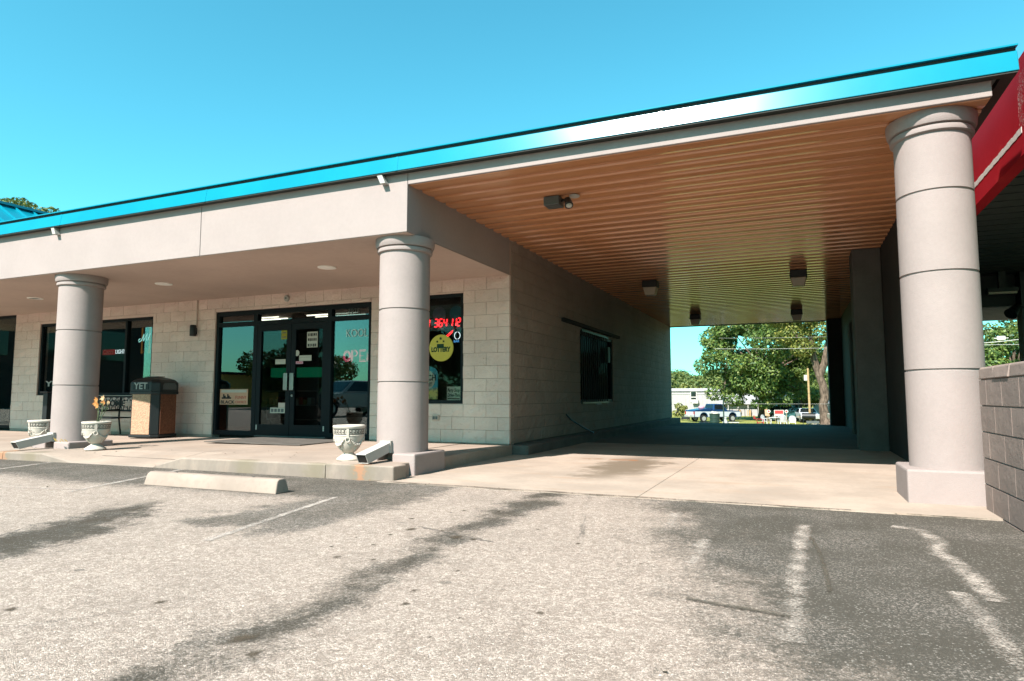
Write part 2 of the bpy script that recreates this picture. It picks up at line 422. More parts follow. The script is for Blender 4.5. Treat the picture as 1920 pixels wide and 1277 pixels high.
M = dict(
    asphalt=mat_asphalt(),
    drive=mat_concrete('drive_concrete', (0.55, 0.44, 0.355)),
    walk=mat_concrete('walk_concrete', (0.485, 0.378, 0.305), False, ((-4.385, True), (-10.47, True), (-4.98, False), (-9.85, False), (-6.0, False))),
    kerbstone=mat_concrete('kerb_concrete', (0.46, 0.42, 0.37), False),
    joint=paint('joint_dirt', (0.10, 0.08, 0.06), 0.95, var=0.3),
    ledge=paint('ledge_concrete', (0.17, 0.145, 0.125), 0.9, var=0.2, dirt=((0.06, 0.055, 0.05), 0.5)),
    stucco=paint('beam_stucco', (0.43, 0.352, 0.328), 0.85, var=0.05, scale=1.4, bump=0.4, bscale=110, bdist=0.005, dirt=((0.28, 0.23, 0.21), 0.3)),
    column=paint('column_stucco', (0.42, 0.342, 0.318), 0.85, var=0.06, scale=2.2, bump=0.5, bscale=110, bdist=0.005, dirt=((0.26, 0.205, 0.185), 0.35)),
    groove=paint('groove_shadow_gap', (0.13, 0.11, 0.10), 0.95),
    soffit=paint('soffit_plaster', (0.76, 0.58, 0.485), 0.85, var=0.08, scale=0.8, bump=0.2, bscale=120, bdist=0.002, dirt=((0.33, 0.24, 0.195), 0.2)),
    block=mat_block('painted_block', (0.67, 0.505, 0.435)),
    mortar=paint('painted_mortar', (0.62, 0.44, 0.36), 0.9, var=0.15),
    sideblock=mat_block('shade_darkened_block', (0.27, 0.21, 0.17)),  # same painted block as the front, darkened to carry the drive-through's shade
    sidemortar=paint('shade_darkened_mortar', (0.20, 0.155, 0.12), 0.9),  # side wall mortar, with the bay's shade put into its colour
    drive_shaded=mat_concrete('shade_darkened_concrete', (0.21, 0.175, 0.145), False),  # inner drive slabs: deep shade under the canopy painted into the concrete
    lowblock=mat_block('grey_painted_block', (0.235, 0.178, 0.153), 0.3),
    lowmortar=paint('pale_mortar', (0.46, 0.37, 0.33), 0.95),
    ceiling=None, blue=None,
    roof=paint('roof_membrane', (0.35, 0.34, 0.33), 0.9),
    frame=paint('dark_bronze_aluminium', (0.006, 0.011, 0.014), 0.5, 0.0, var=0.1, bump=0, spec=0.15),
    glass_dark=glass('dark_window_glass', (0.12, 0.14, 0.14), 1.45, 0.03),
    glass=glass('storefront_glass', (0.33, 0.38, 0.38), 1.55, 1.6),
    glass_door=glass('door_glass', (0.50, 0.54, 0.53), 1.5, 0.13),
    glass_low=glass('window_glass', (0.80, 0.83, 0.82), 1.5, 0.25),
    steel=paint('brushed_steel', (0.55, 0.52, 0.48), 0.3, 0.9, bump=0),
    black=paint('black_plastic', (0.014, 0.017, 0.018), 0.45, var=0.2, bump=0.1),
    iron=paint('black_iron', (0.010, 0.012, 0.013), 0.4, 0.3, var=0.2),
    white=paint('white_paint', (0.66, 0.62, 0.57), 0.6, var=0.06, dirt=((0.5, 0.45, 0.38), 0.25)),
    brightwhite=paint('clean_white_trim', (1.4, 1.36, 1.28), 0.5, var=0.03, bump=0),
    trim=paint('offwhite_trim', (0.55, 0.52, 0.47), 0.6, var=0.08),
    urn=paint('cast_stone', (0.70, 0.615, 0.525), 0.85, var=0.07, scale=6, bump=0.3, bscale=120, dirt=((0.26, 0.225, 0.18), 0.45)),
    urn_key=paint('cast_stone_shade_grime', (0.09, 0.075, 0.06), 0.9, var=0.15),  # shade and grime of the engraved key lines put into one dark colour
    soil=paint('dry_soil', (0.10, 0.075, 0.05), 0.95, var=0.3),
    stop=mat_concrete('wheel_stop_concrete', (0.43, 0.335, 0.275), False),
    tan_agg=mat_aggregate('tan_pebble_panel', (0.56, 0.34, 0.215), 0.2),
    brown_agg=mat_aggregate('brown_pebble_panel', (0.235, 0.085, 0.042), 0.3),
    mat_rubber=paint('mat_rubber', (0.12, 0.105, 0.09), 0.95, var=0.25, scale=5, dirt=((0.3, 0.25, 0.2), 0.4)),
    red=paint('red_fascia_paint', (0.50, 0.014, 0.026), 0.85, var=0.12, scale=0.9, spec=0.08, dirt=((0.5, 0.06, 0.05), 0.3)),
    dark=paint('dark_green_soffit', (0.030, 0.036, 0.030), 0.7, var=0.2),
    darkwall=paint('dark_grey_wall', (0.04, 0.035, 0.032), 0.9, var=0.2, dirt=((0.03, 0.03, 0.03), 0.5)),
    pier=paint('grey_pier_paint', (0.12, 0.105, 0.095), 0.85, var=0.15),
    interior=paint('interior_wall_paint', (0.05, 0.05, 0.048), 0.9),
    tube=emit('lit_tube', (1.0, 0.93, 0.74), 1.4),
    lens=paint('prismatic_lens', (0.62, 0.47, 0.34), 0.35, var=0.1, bump=0.4, bscale=220),
    lampbody=paint('bronze_lamp_body', (0.014, 0.011, 0.010), 0.5),
    grass=mat_grass(),
    dirtpath=paint('pale_gravel', (0.50, 0.41, 0.33), 0.95, var=0.2, scale=1.5),
    bark=mat_bark(),
    leaf=mat_leaf('maple_leaf', ((0.1, (0.012, 0.034, 0.008)), (0.45, (0.050, 0.095, 0.018)), (0.75, (0.12, 0.165, 0.032)), (1.0, (0.24, 0.25, 0.06)))),
    leaf_y=mat_leaf('yellowing_leaf', ((0.1, (0.035, 0.06, 0.010)), (0.5, (0.11, 0.13, 0.026)), (1.0, (0.27, 0.23, 0.05)))),
    leaf_d=mat_leaf('forest_leaf', ((0.1, (0.028, 0.056, 0.017)), (0.5, (0.082, 0.122, 0.032)), (1.0, (0.19, 0.19, 0.05)))),
    leaf_b=mat_leaf('bush_leaf', ((0.1, (0.06, 0.09, 0.02)), (0.6, (0.16, 0.17, 0.04)), (1.0, (0.26, 0.22, 0.07)))),
    siding=paint('white_siding', (0.47, 0.45, 0.44), 0.6, var=0.1, dirt=((0.3, 0.28, 0.26), 0.4)),
    sroof=paint('pale_metal_roof', (0.62, 0.58, 0.55), 0.6, var=0.12),
    wood=paint('weathered_pole_wood', (0.50, 0.33, 0.16), 0.85, var=0.15),
    wire=paint('pale_cable', (0.62, 0.60, 0.56), 0.6, bump=0),
    tyre=paint('tyre_rubber', (0.015, 0.015, 0.016), 0.85, bump=0),
    rim=paint('alloy_rim', (0.62, 0.60, 0.57), 0.35, 0.4, bump=0),
    carglass=paint('car_glass', (0.010, 0.014, 0.018), 0.06, bump=0, spec=0.8),
    c_silver=paint('silver_car_paint', (0.68, 0.70, 0.74), 0.28, 0.1, bump=0, var=0.04),
    c_blue=paint('blue_car_paint', (0.012, 0.055, 0.16), 0.28, 0.1, bump=0, var=0.04),
    c_teal=paint('teal_car_paint', (0.045, 0.14, 0.145), 0.28, 0.2, bump=0, var=0.04),
    c_white=paint('pearl_car_paint', (0.60, 0.61, 0.60), 0.25, 0.1, bump=0, var=0.04),
    tail=paint('tail_light_red', (0.45, 0.02, 0.015), 0.25, bump=0),
    rednear=paint('red_plastic', (0.55, 0.04, 0.035), 0.5, bump=0),
    chairwhite=paint('white_plastic', (0.62, 0.61, 0.60), 0.5, bump=0),
    binGreen=paint('green_plastic', (0.02, 0.05, 0.04), 0.5),
    orange=paint('dried_petal', (0.55, 0.22, 0.05), 0.8, var=0.35, bump=0),
    petal2=paint('pale_petal', (0.68, 0.45, 0.24), 0.8, var=0.3, bump=0),
    yellowleaf=paint('yellow_leaf', (0.50, 0.33, 0.06), 0.8, var=0.3, bump=0),
    stem=paint('stem_green', (0.07, 0.10, 0.035), 0.8, bump=0),
    paper=paint('paper', (0.66, 0.60, 0.50), 0.8, var=0.05, bump=0),
    pink=paint('pink_sticker', (0.72, 0.36, 0.44), 0.6, var=0.05, bump=0),
    yellow=paint('yellow_sticker', (0.42, 0.36, 0.02), 0.6, var=0.1, bump=0),
    ink=paint('black_ink', (0.015, 0.015, 0.015), 0.7, bump=0),
    redink=paint('red_ink', (0.62, 0.09, 0.05), 0.7, bump=0),
    poster=paint('orange_poster', (0.74, 0.40, 0.25), 0.6, var=0.06, bump=0),
    kraft=paint('cardboard', (0.55, 0.35, 0.10), 0.8),
    greencase=emit('lit_green_header', (0.006, 0.20, 0.09), 0.28),
    grey=paint('grey_metal', (0.13, 0.14, 0.135), 0.5, 0.2),
    numeral=paint('dull_numeral', (0.10, 0.10, 0.09), 0.5, bump=0),
    letterwhite=paint('white_vinyl', (0.42, 0.42, 0.38), 0.6, bump=0),
    faintwhite=mat_worn('faint_vinyl', (0.55, 0.68, 0.66), 0.55, 6, 0.5),
    lottery=emit('lit_yellow_disc', (0.50, 0.50, 0.09), 0.24),
    lotgreen=paint('lottery_green', (0.005, 0.08, 0.035), 0.6, bump=0),
    neon_red=emit('red_led', (1.0, 0.02, 0.025), 1.7),
    neon_pink=emit('pink_neon', (1.0, 0.10, 0.20), 1.7),
    neon_white=emit('white_neon', (0.80, 0.92, 0.95), 0.6),
    neon_blue=emit('blue_neon', (0.10, 0.36, 0.75), 0.55),
    neon_teal=emit('teal_neon', (0.35, 0.85, 0.75), 0.3),
    neon_amber=emit('amber_neon', (0.45, 0.20, 0.04), 0.16),
    beer=mat_poster_beer(),
    ball=paint('dim_game_ball', (0.10, 0.085, 0.12), 0.5),
    ballblue=paint('blue_game_ball', (0.01, 0.10, 0.14), 0.5),
    ballred=paint('red_game_ball', (0.28, 0.02, 0.02), 0.5),
    linepaint=mat_worn('worn_line_paint', (0.36, 0.31, 0.27), 0.45, 8, 0.3, 0.10),
    linefaint=mat_worn('faint_line_paint', (0.38, 0.325, 0.28), 0.37, 6, 0.26, 0.26),
    patch=mat_worn('crack_filler', (0.085, 0.072, 0.055), 0.52, 12, 0.4, 0.3),
    drip=mat_worn('oil_drip', (0.075, 0.056, 0.038), 0.62, 14, 0.5, 0.4),
    seamdirt=mat_worn('seam_dirt', (0.09, 0.065, 0.045), 0.5, 5, 0.25, 0.2),
    peel=mat_worn('peeled_paint', (0.55, 0.50, 0.47), 0.72, 40, 0.1),
    scrape=mat_worn('scraped_paint', (0.5, 0.28, 0.26), 0.26, 4.5, 0.2),
    yellowbld=paint('yellow_wall', (1.0, 0.78, 0.22), 0.8),
    shade=paint('pale_lampshade', (0.60, 0.58, 0.52), 0.7, bump=0),
    tarp=paint('white_tarp', (0.48, 0.47, 0.46), 0.7, var=0.1),
    concrete_far=paint('grey_gas_meter', (0.35, 0.37, 0.38), 0.6),
)


def mat_ceiling():
    n = NT('brown_metal_ceiling')
    p = n.pos()
    a = n.noise(n.scale(p, (0.4, 3, 1)), 1.2, 4)
    c = n.mix(n.ss(a, 0.3, 0.7), (0.46, 0.205, 0.095), (0.53, 0.25, 0.12))
    h = n.noise(n.scale(p, (0.35, 1, 1)), 5, 2)
    return n.done(n.bsdf(c, n.ss(a, 0.2, 0.8, 0.11, 0.18), 0.0, n.bump(h, 0.05, 0.003), 1.0))


def mat_blue():
    n = NT('blue_metal_fascia')
    p = n.pos()
    a = n.noise(n.scale(p, (1.5, 1, 1)), 1.0, 3)
    c = n.mix(n.ss(a, 0.3, 0.7), (0.001, 0.165, 0.235), (0.002, 0.185, 0.255))
    return n.done(n.bsdf(c, 0.20, 0.0, n.bump(n.noise(p, 1.4, 2), 0.12, 0.01), 0.4))


M['ceiling'] = mat_ceiling()
M['blue'] = mat_blue()

# ------------------------------------------------------------------ mesh helpers
WM = {}
KIDS = {}
MATS_SEEN = {}


class MB:
    def __init__(self):
        self.v, self.f = [], []

    def add(self, vs_, fs):
        o = len(self.v)
        self.v += [tuple(map(float, a)) for a in vs_]
        self.f += [tuple(o + i for i in q) for q in fs]
        return self

    def box(self, x0, x1, y0, y1, z0, z1):
        return self.add([(x0, y0, z0), (x1, y0, z0), (x1, y1, z0), (x0, y1, z0), (x0, y0, z1), (x1, y0, z1), (x1, y1, z1), (x0, y1, z1)],
                        [(0, 3, 2, 1), (4, 5, 6, 7), (0, 1, 5, 4), (1, 2, 6, 5), (2, 3, 7, 6), (3, 0, 4, 7)])

    def quad(self, *p):
        return self.add(p, [tuple(range(len(p)))])

    def prism(self, poly, a, b, axis='x'):
        """poly of 2-d points swept from a to b; axis x: poly is (y,z); y: (x,z); z: (x,y)"""
        k = len(poly)
        mk = {'x': lambda q, t: (t, q[0], q[1]), 'y': lambda q, t: (q[0], t, q[1]), 'z': lambda q, t: (q[0], q[1], t)}[axis]
        vv = [mk(q, a) for q in poly] + [mk(q, b) for q in poly]
        area = sum(poly[i][0] * poly[(i + 1) % k][1] - poly[(i + 1) % k][0] * poly[i][1] for i in range(k))
        flip = (area < 0) ^ (axis == 'y')
        fs = [tuple(range(k - 1, -1, -1)), tuple(range(k, 2 * k))] + [(i, (i + 1) % k, k + (i + 1) % k, k + i) for i in range(k)]
        if flip:
            fs = [tuple(reversed(q)) for q in fs]
        return self.add(vv, fs)

    def lathe(self, prof, n=24, c=(0, 0, 0), cap=True):
        """prof [(r,z)] bottom to top round the z axis"""
        vv, fs = [], []
        for r, z in prof:
            for i in range(n):
                a = 2 * math.pi * i / n
                vv.append((c[0] + r * math.cos(a), c[1] + r * math.sin(a), c[2] + z))
        for j in range(len(prof) - 1):
            for i in range(n):
                fs.append((j * n + i, j * n + (i + 1) % n, (j + 1) * n + (i + 1) % n, (j + 1) * n + i))
        if cap:
            fs.append(tuple(range(n - 1, -1, -1)))
            fs.append(tuple((len(prof) - 1) * n + i for i in range(n)))
        return self.add(vv, fs)

    def tube(self, path, r, n=6, r1=None, cap=True):
        path = [Vector(q) for q in path]
        m = len(path)
        vv, fs = [], []
        ref = None
        for j, q in enumerate(path):
            t = (path[min(j + 1, m - 1)] - path[max(j - 1, 0)]).normalized()
            if ref is None:
                ref = Vector((0, 0, 1)) if abs(t.z) < 0.9 else Vector((1, 0, 0))
            u = t.cross(ref).normalized()
            w_ = u.cross(t).normalized()
            rr = r if r1 is None else r + (r1 - r) * j / max(1, m - 1)
            if isinstance(r, (list, tuple)):
                rr = r[j]
            for i in range(n):
                a = 2 * math.pi * i / n
                vv.append(q + u * (rr * math.cos(a)) + w_ * (rr * math.sin(a)))
        for j in range(m - 1):
            for i in range(n):
                fs.append((j * n + i, j * n + (i + 1) % n, (j + 1) * n + (i + 1) % n, (j + 1) * n + i))
        if cap:
            fs.append(tuple(range(n - 1, -1, -1)))
            fs.append(tuple((m - 1) * n + i for i in range(n)))
        return self.add(vv, fs)

    def ball(self, c, rx, ry, rz, n=10, m=6):
        vv, fs = [], []
        for j in range(1, m):
            th = math.pi * j / m
            for i in range(n):
                a = 2 * math.pi * i / n
                vv.append((c[0] + rx * math.sin(th) * math.cos(a), c[1] + ry * math.sin(th) * math.sin(a), c[2] - rz * math.cos(th)))
        b, t = len(vv), len(vv) + 1
        vv += [(c[0], c[1], c[2] - rz), (c[0], c[1], c[2] + rz)]
        for j in range(m - 2):
            for i in range(n):
                fs.append((j * n + i, j * n + (i + 1) % n, (j + 1) * n + (i + 1) % n, (j + 1) * n + i))
        for i in range(n):
            fs.append((b, (i + 1) % n, i))
            fs.append((t, (m - 2) * n + i, (m - 2) * n + (i + 1) % n))
        return self.add(vv, fs)

    def bar(self, p, q, w_, h, up=(0, 0, 1)):
        p, q = Vector(p), Vector(q)
        t = (q - p).normalized()
        u = t.cross(Vector(up)).normalized() * (w_ / 2)
        k = u.cross(t).normalized() * (h / 2)
        vv = [p - u - k, p + u - k, p + u + k, p - u + k, q - u - k, q + u - k, q + u + k, q - u + k]
        return self.add(vv, [(0, 1, 2, 3), (7, 6, 5, 4), (0, 4, 5, 1), (1, 5, 6, 2), (2, 6, 7, 3), (3, 7, 4, 0)])

    def mesh(self, name):
        me = bpy.data.meshes.new(name)
        me.from_pydata(self.v, [], self.f)
        me.update()
        return me


def link(o, parent=None, world=None):
    col.objects.link(o)
    WM[o.name] = world if world is not None else Matrix.LocRotScale(o.location, o.rotation_euler, o.scale)
    if parent is not None:
        o.parent = parent
        o.matrix_parent_inverse = WM[parent.name].inverted()
        KIDS.setdefault(parent.name, []).append(o)
    return o


def obj(name, mb, m, parent=None, loc=None, rot=None, smooth=False, bevel=0, sharp=35, seg=2):
    me = mb if isinstance(mb, bpy.types.Mesh) else mb.mesh(name)
    if m is not None and not me.materials:
        me.materials.append(M[m] if isinstance(m, str) else m)
    if smooth:
        me.polygons.foreach_set('use_smooth', [True] * len(me.polygons))
        me.set_sharp_from_angle(angle=R(sharp))
    o = bpy.data.objects.new(name, me)
    if loc is not None:
        o.location = loc
    if rot is not None:
        o.rotation_euler = rot
    if bevel:
        b = o.modifiers.new('bevel', 'BEVEL')
        b.width = bevel
        b.segments = seg
        b.limit_method = 'ANGLE'
    return link(o, parent)


def tag(o, label, cat, group=None, kind=None):
    o['label'] = label
    if cat:
        o['category'] = cat
    if group:
        o['group'] = group
    if kind:
        o['kind'] = kind
    return o


def thing(name, label, cat, loc=(0, 0, 0), group=None):
    o = bpy.data.objects.new(name, None)
    o.location = loc
    o.empty_display_size = 0.2
    link(o)
    return tag(o, label, cat, group)


def struct(name, mb, m, label=None, **kw):
    o = obj(name, mb, m, **kw)
    o['kind'] = 'structure'
    if label:
        o['label'] = label
    return o


def dup(root, loc, rotz=0, label=None, scale=None):
    def rec(o, p):
        c = o.copy()
        col.objects.link(c)
        if p is not None:
            c.parent = p
            c.matrix_parent_inverse = o.matrix_parent_inverse.copy()
        KIDS[c.name] = []
        for k in KIDS.get(o.name, []):
            KIDS[c.name].append(rec(k, c))
        return c
    c = rec(root, None)
    c.location = loc
    c.rotation_euler = (0, 0, rotz)
    if scale:
        c.scale = (scale,) * 3
    if label:
        c['label'] = label
    return c


def text_mesh(s, size, depth=0.004, align='CENTER', shear=0.0, bold=0.0, spacing=1.0):
    cu = bpy.data.curves.new('lettering', 'FONT')
    cu.body = s
    cu.size = size
    cu.extrude = depth
    cu.align_x = align
    cu.align_y = 'CENTER'
    cu.shear = shear
    cu.offset = bold
    cu.space_character = spacing
    cu.resolution_u = 3
    tmp = bpy.data.objects.new('lettering_source', cu)
    col.objects.link(tmp)
    dg = bpy.context.evaluated_depsgraph_get()
    me = bpy.data.meshes.new_from_object(tmp.evaluated_get(dg))
    bpy.data.objects.remove(tmp)
    bpy.data.curves.remove(cu)
    me.materials.clear()
    return me


FACE = (R(90), 0, 0)          # lettering that faces the car park (-Y)


def text(s, size, m, loc, parent=None, name='lettering', width=None, rot=FACE, **kw):
    me = text_mesh(s, size, **kw)
    if width:
        xs = [v.co.x for v in me.vertices]
        k = width / (max(xs) - min(xs))
        for v in me.vertices:
            v.co.x *= k
    return obj(name, me, m, parent, loc, rot)


# ------------------------------------------------------------------ key numbers (metres)
YF, YW, YE = 6.338, 9.31, 23.69       # beam face, shop front, far end of the drive-through
XW, XR = -4.087, 1.36                 # drive-through: left wall, right wall
ZS, ZT, ZWK = 2.855, 3.416, 0.20      # walkway soffit, drive ceiling, walkway
ZA = 0.05                             # asphalt
ROOF0, ROOF1 = 3.60, 3.74
XL = -21.0


def ground_z(x, y):
    if y < YE + 0.3:
        return -0.35
    r = math.hypot(x, y)
    z = -1.65 + (1.5 * max(0.0, (56 - y) / 32.0) if y < 56 else 0)
    if r > 120:
        z += 1.0 * (r - 120) / 60 if r < 180 else 1.0 + (r - 180) * 0.035
    return z


# ------------------------------------------------------------------ ground
xs = [-700, -400, -260, -180, -130, -100, -80] + list(range(-70, 75, 5)) + [80, 100, 130, 180, 260, 400, 700]
ys = [-400, -200, -120, -80, -50, -30, -10, 5, 15, 23.5, 24.2] + list(range(26, 90, 3)) + [95, 100, 110, 120, 135, 150, 180, 220, 260, 320, 400, 520, 700, 1000, 1500]
b = MB()
for y in ys:
    for x in xs:
        b.v.append((x, y, ground_z(x, y)))
nx = len(xs)
for j in range(len(ys) - 1):
    for i in range(nx - 1):
        b.f.append((j * nx + i, j * nx + i + 1, (j + 1) * nx + i + 1, (j + 1) * nx + i))
struct('lawn_ground', b, 'grass', 'sloping grass yard beyond the drive-through', smooth=True)

b = MB()
b.quad((-90, -90, ZA), (60, -90, ZA), (60, 5.86, ZA), (-90, 5.86, ZA))
struct('parking_lot_ground', b, 'asphalt', 'worn pale asphalt parking lot with oil stains')

b = MB()
b.box(-4.3, 1.7, 5.84, YE, -0.3, ZA - 0.02)
drive = struct('driveway', b, 'joint', 'concrete drive running under the canopy')
for (x0, x1) in ((-4.08, -1.333), (-1.327, 1.62)):
    for (y0, y1) in ((5.82, 12.4), (12.41, 18.0), (18.01, YE)):
        q = MB()
        za, zb = (ZA + 0.004, ZA) if y0 < 6 else (ZA + 0.002, ZA - 0.0) if y0 < 13 else (ZA, ZA - 0.04)
        rr = 0.014 if x1 > 0 else 0
        q.add([(x0, y0, -0.1), (x1, y0, -0.1), (x1, y1, -0.1), (x0, y1, -0.1), (x0, y0, za), (x1, y0, za + rr), (x1, y1, zb + rr), (x0, y1, zb)],
              [(0, 3, 2, 1), (4, 5, 6, 7), (0, 1, 5, 4), (1, 2, 6, 5), (2, 3, 7, 6), (3, 0, 4, 7)])
        obj('concrete_slab', q, 'drive' if y0 < 12 else 'drive_shaded', drive)
# the drive fans out a little at the right, in front of the low wall's foot
# walkway: slabs with a dropped kerb between the two left columns
b = MB()
b.box(XL, -4.1, 6.2, YW + 0.4, -0.3, 0.12)
walk = struct('sidewalk', b, 'joint', 'pale concrete walkway in front of the shop with a dropped kerb')


def walk_z(x):
    return 0.20 if x > -6 else max(0.155, 0.20 + (x + 6) * 0.009)


def kerb_top(x):
    for (xa, za, xb, zb) in ((-99, None, -9.62, None), (-9.62, None, -8.95, 0.058), (-8.95, 0.058, -7.55, 0.062), (-7.55, 0.062, -7.03, None), (-7.03, None, 99, None)):
        if xa <= x <= xb:
            za = walk_z(xa) if za is None else za
            zb = walk_z(xb) if zb is None else zb
            if xa == -99 or xb == 99:
                return walk_z(x) - 0.004
            return za + (zb - za) * (x - xa) / (xb - xa)


def kerb_y(x):
    return 5.95 + 0.035 * min(0, x + 5) if x > -10.5 else 5.95 - 0.035 * 5.5


def slab(xa, xb):
    st = [xa] + [x for x in (-9.62, -8.95, -7.55, -7.03) if xa < x < xb] + [xb]
    q = MB()
    rows = []
    for x in st:
        yk, zk, zw = kerb_y(x), kerb_top(x), walk_z(x)
        pr = [(yk - 0.012, -0.1), (yk, zk - 0.018), (yk + 0.02, zk), (yk + 0.75, zw), (YW + 0.02, zw + 0.008), (YW + 0.02, -0.1)]
        rows.append([(x, a_, b_) for a_, b_ in pr])
    k = 6
    for r_ in rows:
        q.v += r_
    for i in range(len(rows) - 1):
        for j in range(k - 1):
            q.f.append((i * k + j, (i + 1) * k + j, (i + 1) * k + j + 1, i * k + j + 1))
    q.f.append(tuple(range(k)))
    q.f.append(tuple((len(rows) - 1) * k + j for j in range(k - 1, -1, -1)))
    return q


cuts = [XL, -16.5, -13.4, -10.45, -7.47, -4.86]
for xa, xb in zip(cuts[:-1], cuts[1:]):
    obj('concrete_slab', slab(xa + 0.005, xb - 0.005), 'walk', walk)
q = MB()
q.prism([(-4.855, 5.938), (-3.955, 5.938), (-3.955, 6.2), (-4.05, 6.2), (-4.05, YW + 0.02), (-4.855, YW + 0.02)], -0.1, ZWK + 0.003, 'z')
obj('concrete_slab', q, 'walk', walk, bevel=0.015)
q = MB()
q.prism([(-4.086, YW + 0.03), (-3.84, YW + 0.03), (-3.80, YW + 0.07), (-3.80, YE + 0.02), (-4.086, YE + 0.02)], -0.1, ZWK - 0.005, 'z')
obj('footing_ledge', q, 'ledge', walk, bevel=0.012)

# painted lines and patches on the lot, 4 mm above it
lines = []


def strip(name, pts, w_, m, label, z=0.004):
    """a painted band along points of the lot, wide enough for its ragged edge"""
    pts = [Vector((p_[0], p_[1], 0)) for p_ in pts]
    b_ = MB()
    n_ = len(pts)
    for i, c in enumerate(pts):
        t_ = (pts[min(i + 1, n_ - 1)] - pts[max(i - 1, 0)]).normalized()
        s_ = Vector((-t_.y, t_.x, 0)) * w_ / 2
        b_.v += [tuple(c - s_ + Vector((0, 0, ZA + z))), tuple(c + s_ + Vector((0, 0, ZA + z)))]
    for i in range(n_ - 1):
        b_.f.append((2 * i, 2 * i + 2, 2 * i + 3, 2 * i + 1))
    o = struct(name, b_, m, label)
    uv = o.data.uv_layers.new(name='UVMap')
    for lp_ in o.data.loops:
        uv.data[lp_.index].uv = (lp_.vertex_index % 2, lp_.vertex_index // 2 / max(1, n_ - 1))
    return o


def lot(*uv):
    return [at(u, v, Z=ZA) for u, v in uv]


strip('parking_line', [(-3.40, 3.05), (-3.80, 4.80)], 0.075, 'linepaint', 'faded white parking line in front of the middle column')
strip('parking_line', [(-6.30, 4.05), (-6.95, 5.82)], 0.09, 'linepaint', 'faded white parking line left of the wheel stop')
strip('parking_line', [(-8.4, 3.72), (-6.36, 4.20)], 0.12, 'linefaint', 'faint white line crossing the left parking bay')
strip('parking_line', [(-8.95, 4.62), (-9.32, 5.74)], 0.09, 'linepaint', 'white parking line at the far left by the kerb')
strip('road_marking', lot((1508, 985), (1503, 1010), (1496, 1050), (1490, 1110), (1490, 1165), (1482, 1205)), 0.17, 'linefaint', 'worn white stripe on the dark asphalt before the drive')
strip('road_marking', lot((1670, 988), (1722, 994), (1752, 1012), (1765, 1040), (1800, 1065), (1842, 1100), (1868, 1130)), 0.20, 'linefaint', 'worn white stripe nearest the low block wall, far half')
strip('road_marking', lot((1795, 1112), (1836, 1150), (1862, 1180), (1892, 1225), (1930, 1275), (1960, 1330)), 0.16, 'linefaint', 'worn white stripe nearest the low block wall, near half', 0.006)
strip('road_marking', lot((1322, 1012), (1310, 1030), (1300, 1058)), 0.16, 'linefaint', 'faint ghost of a white stripe left of the drive centre')
strip('road_marking', lot((1268, 962), (1262, 976), (1258, 990)), 0.16, 'linefaint', 'short pale smear on the asphalt near the drive edge')
b = MB()
r2 = random.Random(12)
for (u, v, rr) in ((772, 973, .05), (770, 993, .075), (845, 962, .03), (870, 958, .04), (828, 996, .03), (855, 1008, .09), (888, 1012, .04), (632, 1045, .05), (700, 1050, .03), (732, 1003, .03), (776, 1108, .035), (760, 1133, .04), (858, 1071, .035), (1008, 993, .035), (1084, 1020, .03), (1012, 1150, .04), (478, 1226, .055), (805, 1196, .02), (862, 1160, .025), (935, 960, .035), (968, 952, .03), (455, 1198, .09), (700, 1022, .03), (300, 1130, .05), (20, 1143, .05)):
    p = at(u, v, Z=ZA)
    rr *= 0.8
    k = 14
    ph = r2.uniform(0, 6)
    pts = [(p.x, p.y, ZA + 0.003)] + [(p.x + rr * 0.8 * (1 + 0.18 * math.sin(3 * a_ + ph) + r2.uniform(-.1, .1)) * math.cos(a_), p.y + rr * (1 + 0.18 * math.sin(2 * a_ + ph) + r2.uniform(-.1, .1)) * math.sin(a_), ZA + 0.003) for a_ in [6.2832 * i / k for i in range(k)]]
    b.add(pts, [(0, 1 + i, 1 + (i + 1) % k) for i in range(k)])
od = obj('oil_drips', b, 'drip')
uv = od.data.uv_layers.new(name='UVMap')
for lp_ in od.data.loops:
    uv.data[lp_.index].uv = (0.5 if lp_.vertex_index % 15 == 0 else 1.0, 0.0)
tag(od, 'dark oil drips dotted over the pale asphalt', 'oil drips', kind='stuff')
strip('asphalt_patch', [(-4.2 + 0.3 * i, 5.832 + 0.012 * math.sin(i * 2.1)) for i in range(21)], 0.055, 'seamdirt', 'dark dirty seam between the asphalt and the concrete drive', 0.012)
strip('asphalt_patch', lot((1286, 1124), (1340, 1134), (1420, 1147), (1482, 1159)), 0.06, 'patch', 'dark strip of crack filler near the worn stripe', 0.007)
strip('asphalt_patch', lot((1520, 1008), (1538, 1040), (1550, 1080), (1556, 1112)), 0.035, 'patch', 'thin dark seam beside the worn stripe', 0.007)

# ------------------------------------------------------------------ the shop building
shop = thing('store_building', 'long beige block store with columns, blue roof edge and open drive-through bay', 'building', (-8, YW, 0))


def part(name, mb, m, parent=shop, **kw):
    return obj(name, mb, m, parent, **kw)


# openings of the front wall: x0, x1, z0, z1
DOOR = (-10.36, -6.70, 0.0, 2.585)
WIN_L = (-15.80, -12.11, 0.97, 2.59)
WIN_R = (-6.40, -4.91, 0.83, 2.625)
OPENS = (DOOR, WIN_L, WIN_R, (-21.2, -16.72, 0.0, 2.855))
WT = 0.20


